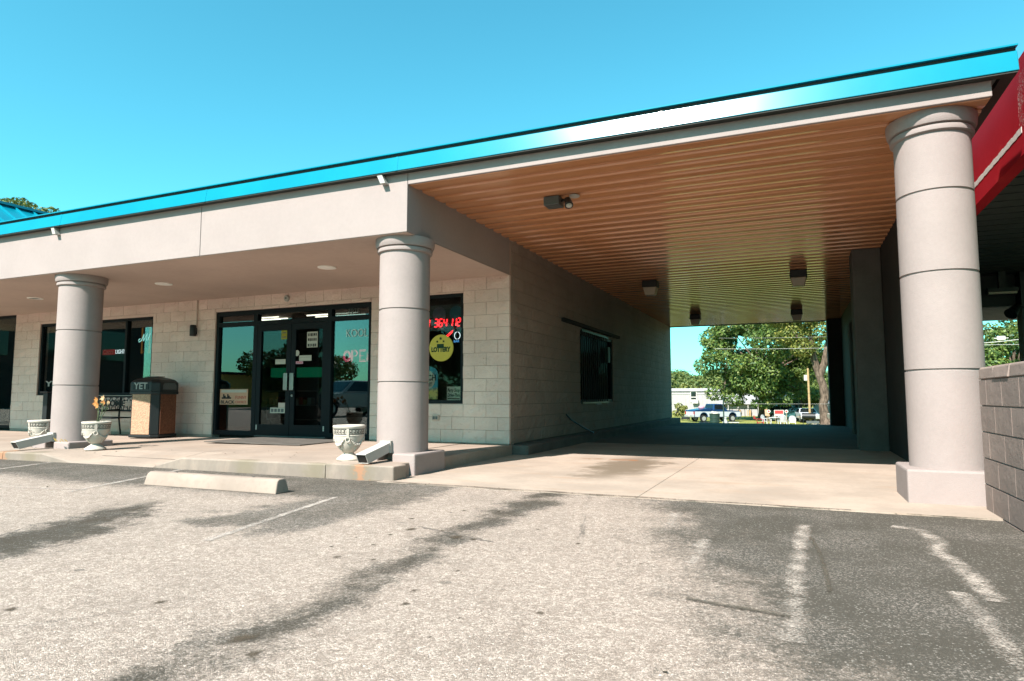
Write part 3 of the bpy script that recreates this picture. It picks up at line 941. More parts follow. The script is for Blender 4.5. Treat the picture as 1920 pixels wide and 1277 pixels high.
def cut(rect, holes):
    out = [rect]
    for h in holes:
        nxt = []
        for (a, c, z0, z1) in out:
            hx0, hx1, hz0, hz1 = h
            if hx1 <= a or hx0 >= c or hz1 <= z0 or hz0 >= z1:
                nxt.append((a, c, z0, z1))
                continue
            if hx0 > a:
                nxt.append((a, hx0, z0, z1))
            if hx1 < c:
                nxt.append((hx1, c, z0, z1))
            m0, m1 = max(a, hx0), min(c, hx1)
            if hz0 > z0:
                nxt.append((m0, m1, z0, hz0))
            if hz1 < z1:
                nxt.append((m0, m1, hz1, z1))
        out = nxt
    return [r for r in out if r[1] - r[0] > 0.02 and r[3] - r[2] > 0.015]


b = MB()
for (a, c, z0, z1) in cut((XL, XW - 0.012, -0.1, ZS + 0.9), OPENS):
    b.box(a, c, YW + 0.012, YW + WT, z0, z1)
front_wall = part('front_wall', b, 'mortar')
b = MB()
SW = (12.95, 15.62, 0.82, 2.32)      # the barred window of the side wall, along y
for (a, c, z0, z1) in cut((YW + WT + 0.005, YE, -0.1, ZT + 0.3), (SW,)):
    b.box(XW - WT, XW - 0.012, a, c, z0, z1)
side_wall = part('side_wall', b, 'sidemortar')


def block_mesh(w_, h, t=0.05, seed=0):
    """split-faced block: u across, front at -v, rough face, thin sides"""
    r_ = random.Random(seed)
    nu = 3 if w_ > 0.25 else 2
    b_ = MB()
    for j in range(3):
        for i in range(nu + 1):
            edge = i in (0, nu) or j in (0, 2)
            d = r_.uniform(-0.002, 0.002) if edge else r_.uniform(-0.016, 0.005)
            b_.v.append((-w_ / 2 + w_ * i / nu, d, -h / 2 + h * j / 2))
    k = nu + 1
    for j in range(2):
        for i in range(nu):
            b_.f.append((j * k + i, j * k + i + 1, (j + 1) * k + i + 1, (j + 1) * k + i))
    rim = [i for i in range(k)] + [k + nu] + [2 * k + i for i in range(nu, -1, -1)] + [k]
    o = len(b_.v)
    for i in rim:
        x, y, z = b_.v[i]
        b_.v.append((x, t, z))
    m = len(rim)
    for i in range(m):
        a_, c_ = i, (i + 1) % m
        b_.f.append((rim[a_], o + a_, o + c_, rim[c_]))
    return b_


CH, CL, J = 0.2032, 0.4064, 0.007
full = {}


def full_mesh(s, m):
    if (s, m) not in full:
        me = block_mesh(CL - J, CH - J, seed=s).mesh('concrete_block')
        me.materials.append(M[m])
        full[(s, m)] = me
    return full[(s, m)]


def courses(u0, u1, z0, z1, holes):
    """blocks in running bond: (u centre, z centre, w, h)"""
    out = []
    k = 0
    z = z0
    while z < z1 - 0.02:
        zt = min(z + CH, z1)
        u = u1 if k % 2 == 0 else u1 + CL / 2
        while u > u0:
            a, c = max(u - CL, u0), min(u, u1)
            if c - a > 0.03:
                for (p0, p1, q0, q1) in cut((a, c, z, zt), holes):
                    out.append(((p0 + p1) / 2, (q0 + q1) / 2, p1 - p0 - J, q1 - q0 - J))
            u -= CL
        z += CH
        k += 1
    return out


allb = []
for (u, z, w_, h) in courses(XL, XW, 0.213, ZS, OPENS):
    allb.append((Vector((u, YW, z)), 0.0, w_, h, front_wall))
for (u, z, w_, h) in courses(YW + 0.058, YE, 0.213, ZT + 0.1, (SW,)):
    allb.append((Vector((XW, u, z)), R(90), w_, h, side_wall))


def looks(bk):
    d = bk[0] - CAM
    nrm = Vector((0, -1, 0)) if bk[1] == 0 else Vector((1, 0, 0))
    return bk[2] * bk[3] * abs(d.normalized().dot(nrm)) / d.length_squared * (0 if bk[0].x < -17.5 else 1)


allb.sort(key=looks, reverse=True)
rest = {front_wall.name: MB(), side_wall.name: MB()}
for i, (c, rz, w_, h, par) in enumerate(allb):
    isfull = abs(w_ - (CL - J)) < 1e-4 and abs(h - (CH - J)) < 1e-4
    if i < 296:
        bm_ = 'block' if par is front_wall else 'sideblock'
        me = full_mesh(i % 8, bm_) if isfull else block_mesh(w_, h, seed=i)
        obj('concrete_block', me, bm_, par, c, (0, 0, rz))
    else:
        bb = block_mesh(w_, h, seed=i % 8)
        mt = Matrix.Translation(c) @ Matrix.Rotation(rz, 4, 'Z')
        rest[par.name].add([mt @ Vector(v) for v in bb.v], bb.f)
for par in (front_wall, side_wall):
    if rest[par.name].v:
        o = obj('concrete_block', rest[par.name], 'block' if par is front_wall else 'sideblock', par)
        o['kind'] = 'stuff'

# beams
b = MB()
b.box(-7.39, XW, YF, YF + 0.34, ZS, ROOF0)
part('beam', b, 'stucco', bevel=0.006)
b = MB()
b.box(XL, -7.40, YF, YF + 0.34, ZS, ROOF0)
part('beam', b, 'stucco', bevel=0.006)
b = MB()
b.box(-7.40, -7.39, YF + 0.008, YF + 0.3, ZS + 0.005, ROOF0)
part('expansion_joint', b, 'groove')
b = MB()
b.box(XW + 0.006, 1.565, YF, YF + 0.035, ZT, ROOF0)
part('drive_beam', b, 'stucco', bevel=0.006)
b = MB()
b.box(XW - 0.34, XW - 0.004, YF + 0.343, YW + 0.004, ZS + 0.002, ROOF0)
part('side_beam', b, 'stucco')
b = MB()
b.box(XL, XW - 0.343, YF + 0.343, YW + 0.008, ZS + 0.003, ZS + 0.08)
b.box(XL, XW - 0.008, YF + 0.010, YW + 0.006, ZS - 0.004, ZS - 0.0015)
part('walkway_soffit', b, 'soffit')
# metal ceiling: one panel per 29 cm
b = MB()
P = 0.29
b.prism([(0.0, 0.018), (0.010, 0.002), (0.016, 0.0), (0.130, 0.0), (0.170, 0.0028), (0.225, 0.0103), (0.262, 0.0171), (0.270, 0.023), (0.288, 0.024), (0.288, 0.029), (0.0, 0.029)], XW, XR + 0.2, 'x')
pm = b.mesh('ceiling_panel')
pm.materials.append(M['ceiling'])
y = YF + 0.04
backing = MB()
backing.box(XW + 0.002, XR + 0.2, YF + 0.04, YE - 0.12, ZT + 0.03, ROOF0)
drive_ceiling = part('drive_ceiling', backing, 'dark')
while y < YE - 0.4:
    obj('ceiling_panel', pm, None, drive_ceiling, (0, y, ZT))
    y += P
b = MB()
b.box(XW, XR + 0.2, y + 0.002, YE, ZT - 0.01, ROOF0)
part('end_beam', b, 'pier')
# right side of the drive
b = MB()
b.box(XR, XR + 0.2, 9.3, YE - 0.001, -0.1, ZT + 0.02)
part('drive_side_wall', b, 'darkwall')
b = MB()
b.box(0.925, XR - 0.003, 12.2, 12.75, 0, ZT - 0.002)
part('pier', b, 'pier', bevel=0.02)
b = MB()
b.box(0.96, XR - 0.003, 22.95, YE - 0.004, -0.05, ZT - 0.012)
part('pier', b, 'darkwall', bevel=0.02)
b = MB()
b.tube([(1.22, 17.4, 0.03), (1.22, 17.4, 2.62), (1.24, 17.4, 2.68), (1.34, 17.4, 2.7)], 0.045, 8)
part('downpipe', b, 'grey', smooth=True)
# roof
b = MB()
b.box(XL, 1.63, YF - 0.02, YE + 0.1, ROOF0 + 0.002, ROOF1)
part('roof_deck', b, 'roof')
b = MB()
b.prism([(6.236, 3.560), (6.33, 3.560), (6.33, 3.735), (6.262, 3.735)], XL, 1.73, 'x')
part('roof_fascia', b, 'blue', bevel=0.006)
b = MB()
b.box(XL, 1.725, 6.285, 6.5, 3.737, 3.772)
part('roof_shadow_strip', b, 'dark')  # dark strip painted in for the shadow line below the roof edge
b = MB()
b.prism([(6.250, 3.788), (6.9, 3.83), (6.9, 3.80), (6.250, 3.774)], XL, 1.735, 'x')
part('roof_edge', b, 'blue')
b = MB()
b.box(XL, 1.72, 6.246, 6.331, 3.547, 3.558)
part('underside_shade_strip', b, 'dark')  # dark strip standing in for the shaded underside of the fascia
b = MB()
b.box(1.632, 1.728, 6.334, YE, 3.562, 3.734)
part('side_overhang', b, 'dark')
for k in range(7):
    b = MB()
    xx = -16.4 + 3.05 * k
    b.prism([(6.2335, 3.561), (6.2595, 3.7345), (6.262, 3.7345), (6.236, 3.561)], xx, xx + 0.035, 'x')
    part('fascia_seam', b, 'blue')
for x in (-4.43, -10.48):
    b = MB()
    b.prism([(x - 0.035, 3.556), (x + 0.035, 3.556), (x + 0.09, 3.44), (x + 0.02, 3.44)], YF - 0.085, YF - 0.003, 'y')
    part('roof_bracket', b, 'trim', bevel=0.004)
# raised gable with standing seams, behind the left of the roof edge
b = MB()
RX, RZ, EX, EZ = -17.5, 5.58, -14.4, 3.76
b.add([(RX, 7.0, RZ), (RX, 16, RZ), (EX, 16, EZ), (EX, 7.0, EZ), (RX - 3.1, 7.0, EZ), (RX - 3.1, 16, EZ)], [(0, 3, 2, 1), (0, 1, 5, 4), (0, 4, 3), (1, 2, 5)])
gable = part('gable_roof', b, 'blue')
for k in range(22):
    yy = 7.05 + k * 0.41
    b = MB()
    b.bar((RX, yy, RZ + 0.02), (EX, yy, EZ + 0.02), 0.035, 0.05)
    obj('standing_seam', b, 'blue', gable)
b = MB()
b.box(RX - 0.12, RX + 0.12, 6.98, 16.02, RZ - 0.01, RZ + 0.05)
obj('ridge_cap', b, 'blue', gable)


# columns
def column(cx, cy, r, ztop, cap_h, grooves, zb, side_open, px):
    b_ = MB()
    prof = [(r, zb)]
    for g in grooves:
        prof += [(r, g - 0.011), (r - 0.012, g - 0.007), (r - 0.012, g + 0.007), (r, g + 0.011)]
    zc = ztop - cap_h
    prof += [(r, zc)]
    b_.lathe(prof, 56, (cx, cy, 0))
    c = part('column', b_, 'column', smooth=True, sharp=30)
    b_ = MB()
    h = cap_h
    b_.lathe([(r, zc - 0.004), (r + 0.014, zc), (r + 0.026, zc + 0.04 * h), (r + 0.030, zc + 0.16 * h), (r + 0.026, zc + 0.27 * h), (r + 0.010, zc + 0.30 * h), (r + 0.010, zc + 0.34 * h), (r + 0.040, zc + 0.37 * h), (r + 0.050, zc + 0.50 * h), (r + 0.056, zc + 0.72 * h), (r + 0.056, zc + h)], 56, (cx, cy, 0))
    obj('capital', b_, 'column', c, smooth=True, sharp=28)
    x0, x1 = cx - px, cx + px
    y0, y1 = cy - 0.35, cy + 0.35
    b_ = MB()
    if side_open:
        # a slot in the front of the plinth lets the rain spout through
        g0, g1 = cx - 0.115, cx + 0.085
        b_.prism([(x0, y0), (g0, y0), (g0, y0 + 0.22), (g1, y0 + 0.22), (g1, y0), (x1, y0), (x1, y1), (x0, y1)], -0.05, zb + 0.005, 'z')
    else:
        b_.box(x0, x1, y0, y1, -0.05, zb + 0.005)
    obj('plinth', b_, 'column', c, bevel=0.018)
    return c


CM, CLX, CRX = -4.37, -10.46, 1.19
column(CM, 6.75, 0.306, ZS - 0.001, 0.175, (1.116, 1.985), 0.29, True, 0.39)
column(CLX, 6.75, 0.306, ZS - 0.001, 0.175, (1.116, 1.975), 0.255, True, 0.44)
column(CRX, 6.75, 0.297, ZT - 0.001, 0.185, (1.172, 2.012, 2.721), 0.335, False, 0.365)


# shop front: frame, doors, panes
def frame_bar(x0, x1, z0, z1, y0=YW + 0.03, y1=YW + 0.13):
    b_ = MB()
    b_.box(x0, x1, y0, y1, z0, z1)
    return b_


D0, D1 = DOOR[0], DOOR[1]
ZB = 0.215
sf = MB()
for (x0, x1, z0, z1) in ((D0, D0 + 0.07, ZB, 2.583), (D1 - 0.07, D1, ZB, 2.583), (D0 + 0.07, D1 - 0.07, 2.50, 2.583), (-9.40, -9.31, ZB, 2.50), (-7.66, -7.57, ZB, 2.50),
                         (D0 + 0.07, -9.40, 2.29, 2.37), (-9.31, -7.66, 2.29, 2.37), (-7.57, D1 - 0.07, 2.29, 2.37), (D0 + 0.07, -9.40, ZB, 0.30), (-7.57, D1 - 0.07, ZB, 0.30)):
    sf.box(x0, x1, YW + 0.03, YW + 0.13, z0, z1)
sfo = part('storefront_frame', sf, 'frame')


def pane(x0, x1, z0, z1, m='glass', par=sfo, y=YW + 0.08):
    b_ = MB()
    b_.box(x0, x1, y - 0.004, y + 0.004, z0, z1)
    return obj('glass_pane', b_, m, par)


pane(D0 + 0.07, -9.40, 0.30, 2.29)
pane(-7.57, D1 - 0.07, 0.30, 2.29)
pane(D0 + 0.07, -9.40, 2.37, 2.50)
pane(-9.31, -7.66, 2.37, 2.50, 'glass_low')
pane(-7.57, D1 - 0.07, 2.37, 2.50)
b = MB()
b.box(-9.31, -7.66, YW + 0.03, YW + 0.13, 0.205, ZB + 0.01)
part('door_threshold', b, 'grey')
for (x0, x1, hx, lab) in ((-9.305, -8.49, -8.555, 'left door leaf'), (-8.48, -7.665, -8.41, 'right door leaf')):
    b = MB()
    for r_ in ((x0, x0 + 0.10, 0.23, 2.285), (x1 - 0.10, x1, 0.23, 2.285), (x0 + 0.10, x1 - 0.10, 2.17, 2.285), (x0 + 0.10, x1 - 0.10, 0.23, 0.43)):
        b.box(r_[0], r_[1], YW + 0.035, YW + 0.085, r_[2], r_[3])
    dd = part('door', b, 'frame')
    pane(x0 + 0.10, x1 - 0.10, 0.43, 2.17, 'glass_door', dd, YW + 0.06)
    b = MB()
    b.box(hx - 0.045, hx + 0.045, YW - 0.025, YW - 0.012, 1.06, 1.37)
    b.box(hx - 0.02, hx + 0.02, YW - 0.012, YW + 0.034, 1.10, 1.13)
    b.box(hx - 0.02, hx + 0.02, YW - 0.012, YW + 0.034, 1.30, 1.33)
    obj('handle', b, 'steel', dd, bevel=0.004)
    b = MB()
    gx = x0 + 0.03 if x0 < -9 else x1 - 0.05
    b.box(gx, gx + 0.025, YW + 0.030, YW + 0.037, 0.33, 0.42)
    obj('hinge_plate', b, 'white', dd)
b = MB()
b.lathe([(0.02, 0), (0.02, 0.012)], 12)
part('lock', b, 'steel', loc=(-8.43, YW + 0.034, 0.96), rot=(R(90), 0, 0))
text('3935', 0.135, 'numeral', (-7.12, YW + 0.066, 2.44), sfo, name='street_number', depth=0.004)


def window(x0, x1, z0, z1, mull=(), y0=YW + 0.03):
    b_ = MB()
    fr = 0.055
    for r_ in [(x0, x0 + fr, z0, z1), (x1 - fr, x1, z0, z1), (x0 + fr, x1 - fr, z0, z0 + fr), (x0 + fr, x1 - fr, z1 - fr, z1)] + [(m_ - 0.03, m_ + 0.03, z0 + fr, z1 - fr) for m_ in mull]:
        b_.box(r_[0], r_[1], y0, y0 + 0.09, r_[2], r_[3])
    o = part('window', b_, 'frame')
    xs_ = [x0 + fr] + [v for m_ in mull for v in (m_ - 0.03, m_ + 0.03)] + [x1 - fr]
    for i in range(0, len(xs_), 2):
        pane(xs_[i], xs_[i + 1], z0 + fr, z1 - fr, 'glass_low', o, y0 + 0.045)
    return o


window(*WIN_L, mull=(-14.0, -12.95))
window(*WIN_R)
window(-20.9, -16.74, 0.22, 2.85, mull=(-18.9, -17.8))

# inside of the shop
b = MB()
b.box(XL, XW - WT - 0.005, YW + WT + 0.02, 17, 0.10, 0.20)
part('interior_floor', b, 'interior')
b = MB()
b.box(XL, XW - WT - 0.005, 17, 17.1, 0.2, 3.2)
b.box(XL - 0.1, XL, YW + 0.4, 17.1, 0.2, 3.2)
part('interior_wall', b, 'interior')
b = MB()
b.box(XL, XW - WT - 0.005, YW + WT + 0.02, 17.1, 3.05, 3.15)
part('interior_ceiling', b, 'interior')
GRPT = 'lit ceiling tubes inside the store'
for i, (u, v, y, ln) in enumerate(((456, 598, 12.0, 0.6), (494, 596, 12.0, 0.95), (606, 590, 12.0, 0.95), (640, 588, 12.0, 0.9), (466, 601, 13.6, 0.7), (500, 600, 13.6, 1.0))):
    q = at(u, v, Y=y)
    x, zt_ = q.x, q.z
    b = MB()
    b.tube([(x - ln / 2, y, zt_), (x + ln / 2, y, zt_)], 0.012, 8)
    b.tube([(x - ln / 2, y + 0.30, zt_), (x + ln / 2, y + 0.30, zt_)], 0.012, 8)
    t = thing('ceiling_tube_light', ['lit tube light seen through the left shop pane', 'lit tube light behind the left door top', 'lit tube light nearest the glass over the doors',
                                     'lit tube light behind the right door top', 'lit tube light deep inside the store on the left', 'lit tube light deep inside the store on the right'][i], 'ceiling light', (x, y, 2.86), GRPT)
    obj('tube', b, 'tube', t)
    b = MB()
    b.box(x - ln / 2 - 0.03, x + ln / 2 + 0.03, y - 0.06, y + 0.36, zt_ + 0.016, zt_ + 0.05)
    b.box(x - 0.02, x + 0.02, y + 0.1, y + 0.14, zt_ + 0.05, 3.05)
    obj('fixture', b, 'trim', t)
t = thing('store_cooler', 'store cooler with a green lit header behind the left door', 'cooler', (-9.6, 11.2, 0.2))
b = MB()
b.box(-10.5, -9.2, 11.0, 11.6, 0.2, 1.35)
obj('cabinet', b, 'grey', t)
b = MB()
b.box(-10.5, -9.2, 10.97, 11.5, 1.36, 1.56)
obj('header', b, 'greencase', t)
for k in range(3):
    b = MB()
    b.box(-10.45, -9.25, 10.80, 11.0, 0.45 + 0.3 * k, 0.47 + 0.3 * k)
    obj('shelf', b, 'trim', t)
for k in range(10):
    b = MB()
    x = -10.4 + 0.115 * k
    b.box(x, x + 0.09, 10.84, 10.98, 0.775, 0.775 + rng.uniform(0.1, 0.2))
    tag(obj('grocery_box', b, ('poster', 'paper', 'redink', 'kraft', 'white')[k % 5]), ('orange', 'cream', 'red', 'tan', 'white')[k % 5] + ' grocery box on the cooler shelf behind the left door, in its ' + ('left' if k < 5 else 'right') + ' half', 'box', 'boxes on the cooler shelf')
t = thing('cardboard_box', 'tall cardboard box standing inside behind the left shop pane', 'box', (-9.75, 9.75, 0.2))
b = MB()
b.box(-9.95, -9.55, 9.6, 9.9, 0.2, 0.86)
obj('carton', b, 'kraft', t)
b = MB()
b.box(-9.95, -9.76, 9.595, 9.9, 0.862, 0.872)
b.box(-9.74, -9.55, 9.595, 9.9, 0.862, 0.872)
obj('flap', b, 'kraft', t)

# side window with bars and rolling track
b = MB()
for r_ in ((SW[0], SW[0] + 0.06, SW[2], SW[3]), (SW[1] - 0.06, SW[1], SW[2], SW[3]), (SW[0] + 0.06, SW[1] - 0.06, SW[2], SW[2] + 0.06), (SW[0] + 0.06, SW[1] - 0.06, SW[3] - 0.06, SW[3])):
    b.box(XW - 0.14, XW - 0.03, r_[0], r_[1], r_[2], r_[3])
swo = part('side_window', b, 'frame')
b = MB()
b.box(XW - 0.09, XW - 0.082, SW[0] + 0.06, SW[1] - 0.06, SW[2] + 0.06, SW[3] - 0.06)
obj('glass_pane', b, 'glass_dark', swo)
gr = part('window_grille', MB().box(XW + 0.02, XW + 0.045, SW[0], 15.0, SW[2] - 0.03, SW[2] + 0.01).box(XW + 0.02, XW + 0.045, SW[0], 15.0, SW[3] - 0.02, SW[3] + 0.02), 'iron')
for k in range(14):
    yy = SW[0] + 0.03 + k * 0.15
    b = MB()
    b.box(XW + 0.024, XW + 0.042, yy, yy + 0.02, SW[2] + 0.012, SW[3] - 0.022)
    obj('bar', b, 'tyre', gr)
b = MB()
b.box(XW + 0.005, XW + 0.07, 11.75, 16.05, 2.38, 2.45)
part('rolling_track', b, 'tyre')
b = MB()
b.box(XW + 0.02, XW + 0.06, 14.0, 14.35, 0.76, 0.80)
part('latch_plate', b, 'trim')
b = MB()
b.box(XW - 0.06, XW + 0.01, 15.1, 15.3, 1.75, 2.12)
part('window_notice', b, 'lotgreen')
b = MB()
b.tube([(XW + 0.01, 12.0, 0.60), (XW + 0.05, 12.15, 0.5), (XW + 0.16, 12.6, 0.33), (XW + 0.26, 13.0, 0.20)], 0.014, 6)
tag(obj('bent_pipe', b, 'iron', smooth=True), 'thin black bent pipe leaning on the side wall in the drive', 'pipe')

# fittings on the front wall
t = thing('wall_sconce', 'small black wall lamp fed by a conduit left of the doors', 'wall light', (-10.87, YW, 2.2))
b = MB()
b.lathe([(0.055, 0), (0.062, 0.01), (0.062, 0.20), (0.05, 0.22)], 16, (-10.87, YW - 0.075, 2.13))
obj('lamp_shade', b, 'black', t, smooth=True)
b = MB()
b.box(-10.90, -10.84, YW - 0.03, YW - 0.003, 2.17, 2.30)
obj('bracket', b, 'black', t)
b = MB()
b.tube([(-10.84, YW - 0.022, 2.31), (-10.84, YW - 0.022, ZS)], 0.014, 8)
obj('conduit', b, 'soffit', t, smooth=True)
t = thing('wall_vent_cap', 'small round cover on the blocks above the doors', 'cover', (-8.57, YW, 2.76))
b = MB()
b.lathe([(0.06, 0), (0.06, 0.03), (0.05, 0.045)], 20)
o = obj('cover_ring', b, 'trim', t, (-8.57, YW - 0.001, 2.75), (R(90), 0, 0), smooth=True)
b = MB()
b.lathe([(0.018, 0), (0.018, 0.052)], 12)
obj('pivot', b, 'grey', t, (-8.57, YW - 0.002, 2.75), (R(90), 0, 0))
t = thing('wall_outlet', 'small covered outlet low on the blocks under the right window', 'outlet', (-5.39, YW, 0.6))
b = MB()
b.box(-5.46, -5.33, YW - 0.03, YW - 0.002, 0.555, 0.645)
obj('cover_plate', b, 'soffit', t, bevel=0.006)
b = MB()
b.box(-5.44, -5.40, YW - 0.036, YW - 0.031, 0.575, 0.625)
b.box(-5.39, -5.35, YW - 0.036, YW - 0.031, 0.575, 0.625)
obj('socket', b, 'grey', t)

# ------------------------------------------------------------------ things fixed to the ceilings
for (u, v, lab, lit) in ((66, 559, 'dark recessed downlight left of the left column', False), (307, 532, 'recessed downlight with pale trim between the left and middle columns', True), (613, 501, 'recessed downlight with pale trim nearest the middle column', True)):
    p = at(u, v, Z=ZS - 0.005)
    t = thing('recessed_light', lab, 'ceiling light', p, 'recessed lights in the walkway soffit')
    b = MB()
    b.lathe([(0.10, -0.004), (0.10, 0.0), (0.135, 0.0), (0.135, -0.012), (0.10, -0.014), (0.10, -0.004)], 24, p, cap=False)
    obj('trim_ring', b, 'brightwhite', t, smooth=True)
    b = MB()
    b.lathe([(0.098, 0.0), (0.098, 0.02)] if not lit else [(0.05, -0.016), (0.098, -0.008), (0.098, 0.0)], 20, (p.x, p.y, p.z - 0.003))
    obj('lamp_lens', b, 'black' if not lit else 'brightwhite', t, smooth=True)


def canopy_lamp(p, lab):
    t_ = thing('ceiling_lamp', lab, 'ceiling light', p, 'boxy lamps under the drive-through ceiling')
    x, y_, z = p
    z -= 0.002
    b_ = MB()
    b_.prism([(x - 0.15, z), (x + 0.15, z), (x + 0.16, z - 0.14), (x - 0.16, z - 0.14)], y_ - 0.14, y_ + 0.14, 'y')
    obj('housing', b_, 'lampbody', t_, bevel=0.012)
    b_ = MB()
    s0, s1, h = 0.145, 0.105, 0.17
    q_ = [(x - s0, y_ - 0.12, z - 0.142), (x + s0, y_ - 0.12, z - 0.142), (x + s0, y_ + 0.12, z - 0.142), (x - s0, y_ + 0.12, z - 0.142),
          (x - s1, y_ - 0.09, z - 0.142 - h), (x + s1, y_ - 0.09, z - 0.142 - h), (x + s1, y_ + 0.09, z - 0.142 - h), (x - s1, y_ + 0.09, z - 0.142 - h)]
    b_.add(q_, [(0, 1, 2, 3), (7, 6, 5, 4), (1, 0, 4, 5), (2, 1, 5, 6), (3, 2, 6, 7), (0, 3, 7, 4)])
    obj('lens', b_, 'lens', t_, bevel=0.015)


canopy_lamp((-2.80, 13.9, ZT), 'boxy ceiling lamp by the left wall, nearer the camera')
canopy_lamp((0.11, 13.9, ZT), 'boxy ceiling lamp by the right wall, nearer the camera')
canopy_lamp((-2.74, 20.3, ZT), 'boxy ceiling lamp at the far end on the left')
canopy_lamp((0.08, 20.3, ZT), 'boxy ceiling lamp at the far end on the right')
t = thing('floodlight', 'grey box with one dark swivel floodlight on the brown ceiling', 'floodlight', (-2.67, 7.5, ZT))
b = MB()
b.box(-2.80, -2.60, 7.42, 7.62, ZT - 0.11, ZT - 0.001)
obj('junction_box', b, 'grey', t, bevel=0.006)
b = MB()
b.tube([(-2.60, 7.52, ZT - 0.05), (-2.55, 7.5, ZT - 0.045), (-2.51, 7.48, ZT - 0.055)], 0.016, 8)
obj('swivel_arm', b, 'black', t, smooth=True)
b = MB()
b.tube([(-2.53, 7.50, ZT - 0.04), (-2.50, 7.46, ZT - 0.07), (-2.465, 7.40, ZT - 0.13), (-2.455, 7.38, ZT - 0.16)], [0.025, 0.045, 0.05, 0.055], 12)
obj('lamp_head', b, 'black', t, smooth=True)
b = MB()
b.ball((-2.450, 7.372, ZT - 0.164), 0.04, 0.03, 0.03)
obj('bulb', b, 'white', t, smooth=True)
b = MB()
b.lathe([(0.058, -0.02), (0.065, -0.012), (0.065, -0.002)], 20, (-2.43, 7.52, ZT))
tag(obj('ceiling_cover_plate', b, 'trim', smooth=True), 'small pale round cover plate beside the floodlight', 'cover plate')

# ------------------------------------------------------------------ signs and posters behind and on the glass
YG = YW + 0.095      # just inside the panes
YO = YW + 0.066     # on the outside of the side panes


def card(name, x0, x1, z0, z1, m, label, cat, y=YW + 0.070, t_=0.003):
    th = thing(name, label, cat, ((x0 + x1) / 2, y, z0))
    b_ = MB()
    b_.box(x0, x1, y - t_, y, z0, z1)
    obj('sheet', b_, m, th)
    return th


th = card('poster', -10.24, -9.53, 0.79, 1.085, 'poster', 'orange poster with a dark city picture low on the left shop pane', 'poster')
b = MB()
b.box(-10.20, -9.56, YW + 0.060, YW + 0.066, 1.02, 1.07)
obj('heading_strip', b, 'paper', th)
b = MB()
for k in range(7):
    x = -10.19 + 0.035 * k
    b.box(x, x + 0.03, YW + 0.062, YW + 0.066, 0.90, 0.93 + 0.06 * ((k * 5) % 3) * 0.5)
obj('skyline', b, 'ink', th)
text('BLACK', 0.085, 'ink', (-10.04, YW + 0.064, 0.835), th, depth=0.001, bold=0.002, width=0.36)
text('FUNNY', 0.085, 'redink', (-9.70, YW + 0.064, 0.925), th, depth=0.001, width=0.28)
text('CHOICE', 0.07, 'redink', (-9.70, YW + 0.064, 0.835), th, depth=0.001, width=0.28)


def lines_on(th, x0, x1, zs_, h, y, m='ink', seed=1):
    r_ = random.Random(seed)
    b_ = MB()
    for z in zs_:
        x = x0
        while x < x1:
            w_ = r_.uniform(0.018, 0.034)
            b_.box(x, min(x + w_, x1), y - 0.001, y, z - h / 2 * r_.uniform(0.7, 1), z + h / 2)
            x += w_ + r_.uniform(0.008, 0.016)
    obj('print', b_, m, th)['kind'] = 'stuff'


th = card('paper_notice', -8.13, -7.89, 1.83, 2.115, 'paper', 'white sheet with three lines of black capitals taped high on the right door', 'notice', YW + 0.050)
lines_on(th, -8.11, -7.91, (2.06, 1.97, 1.87), 0.055, YW + 0.046)
th = card('paper_notice', -8.30, -8.02, 1.59, 1.69, 'paper', 'blank cream strip of paper in the middle of the right door', 'notice', YW + 0.050)
lines_on(th, -8.28, -8.05, (1.655,), 0.006, YW + 0.046, 'grey', 3)
th = card('paper_notice', -8.86, -8.62, 1.54, 1.63, 'paper', 'dim cream strip of paper on the left door above the cooler', 'notice', YW + 0.050)
lines_on(th, -8.84, -8.65, (1.60,), 0.006, YW + 0.046, 'grey', 4)
th = card('sticker', -8.375, -8.21, 1.535, 1.585, 'pink', 'small pink sticker at the left edge of the right door', 'sticker', YW + 0.048)
lines_on(th, -8.34, -8.23, (1.56,), 0.012, YW + 0.044, 'redink', 5)
th = card('sticker', -8.735, -8.595, 2.0, 2.165, 'yellow', 'yellow square sticker near the top of the left door', 'sticker', YW + 0.050)
lines_on(th, -8.71, -8.62, (2.12, 2.04), 0.03, YW + 0.046, 'grey', 8)
b = MB()
b.lathe([(0.055, 0), (0.055, 0.003)], 20)
tag(obj('round_sticker', b, 'paper', None, (-8.355, YW + 0.050, 1.735), (R(90), 0, 0)), 'round cream sticker at the left edge of the right door', 'sticker')
th = card('sticker_sheet', -8.95, -8.60, 0.64, 0.74, 'paper', 'small strip of picture stickers low on the left door', 'sticker', YW + 0.050)
b = MB()
for k in range(4):
    b.box(-8.93 + 0.08 * k, -8.87 + 0.08 * k, YW + 0.045, YW + 0.047, 0.66, 0.72)
obj('print', b, 'grey', th)['kind'] = 'stuff'
b = MB()
b.box(-8.76, -8.60, YW + 0.047, YW + 0.050, 0.742, 0.83)
obj('upper_sheet', b, 'soffit', th)

th = thing('window_decal', 'faint white KOOL lettering at the top of the right shop pane', 'decal', (-7.05, YO, 2.0))
text('KOOL', 0.2, 'faintwhite', (-7.05, YO, 2.05), th, depth=0.001, width=0.46)
th = thing('neon_sign', 'pink OPEN neon sign glowing in the right shop pane', 'neon sign', (-7.06, YG, 1.55))


def stroke(th, pts, m, r=0.012, name='neon_tube', y=YG):
    b_ = MB()
    b_.tube([(p[0], y, p[1]) for p in pts], r, 6)
    return obj(name, b_, m, th, smooth=True)


def arc(cx, cz, rx, rz, a0, a1, n=14):
    return [(cx + rx * math.cos(R(a0 + (a1 - a0) * i / n)), cz + rz * math.sin(R(a0 + (a1 - a0) * i / n))) for i in range(n + 1)]


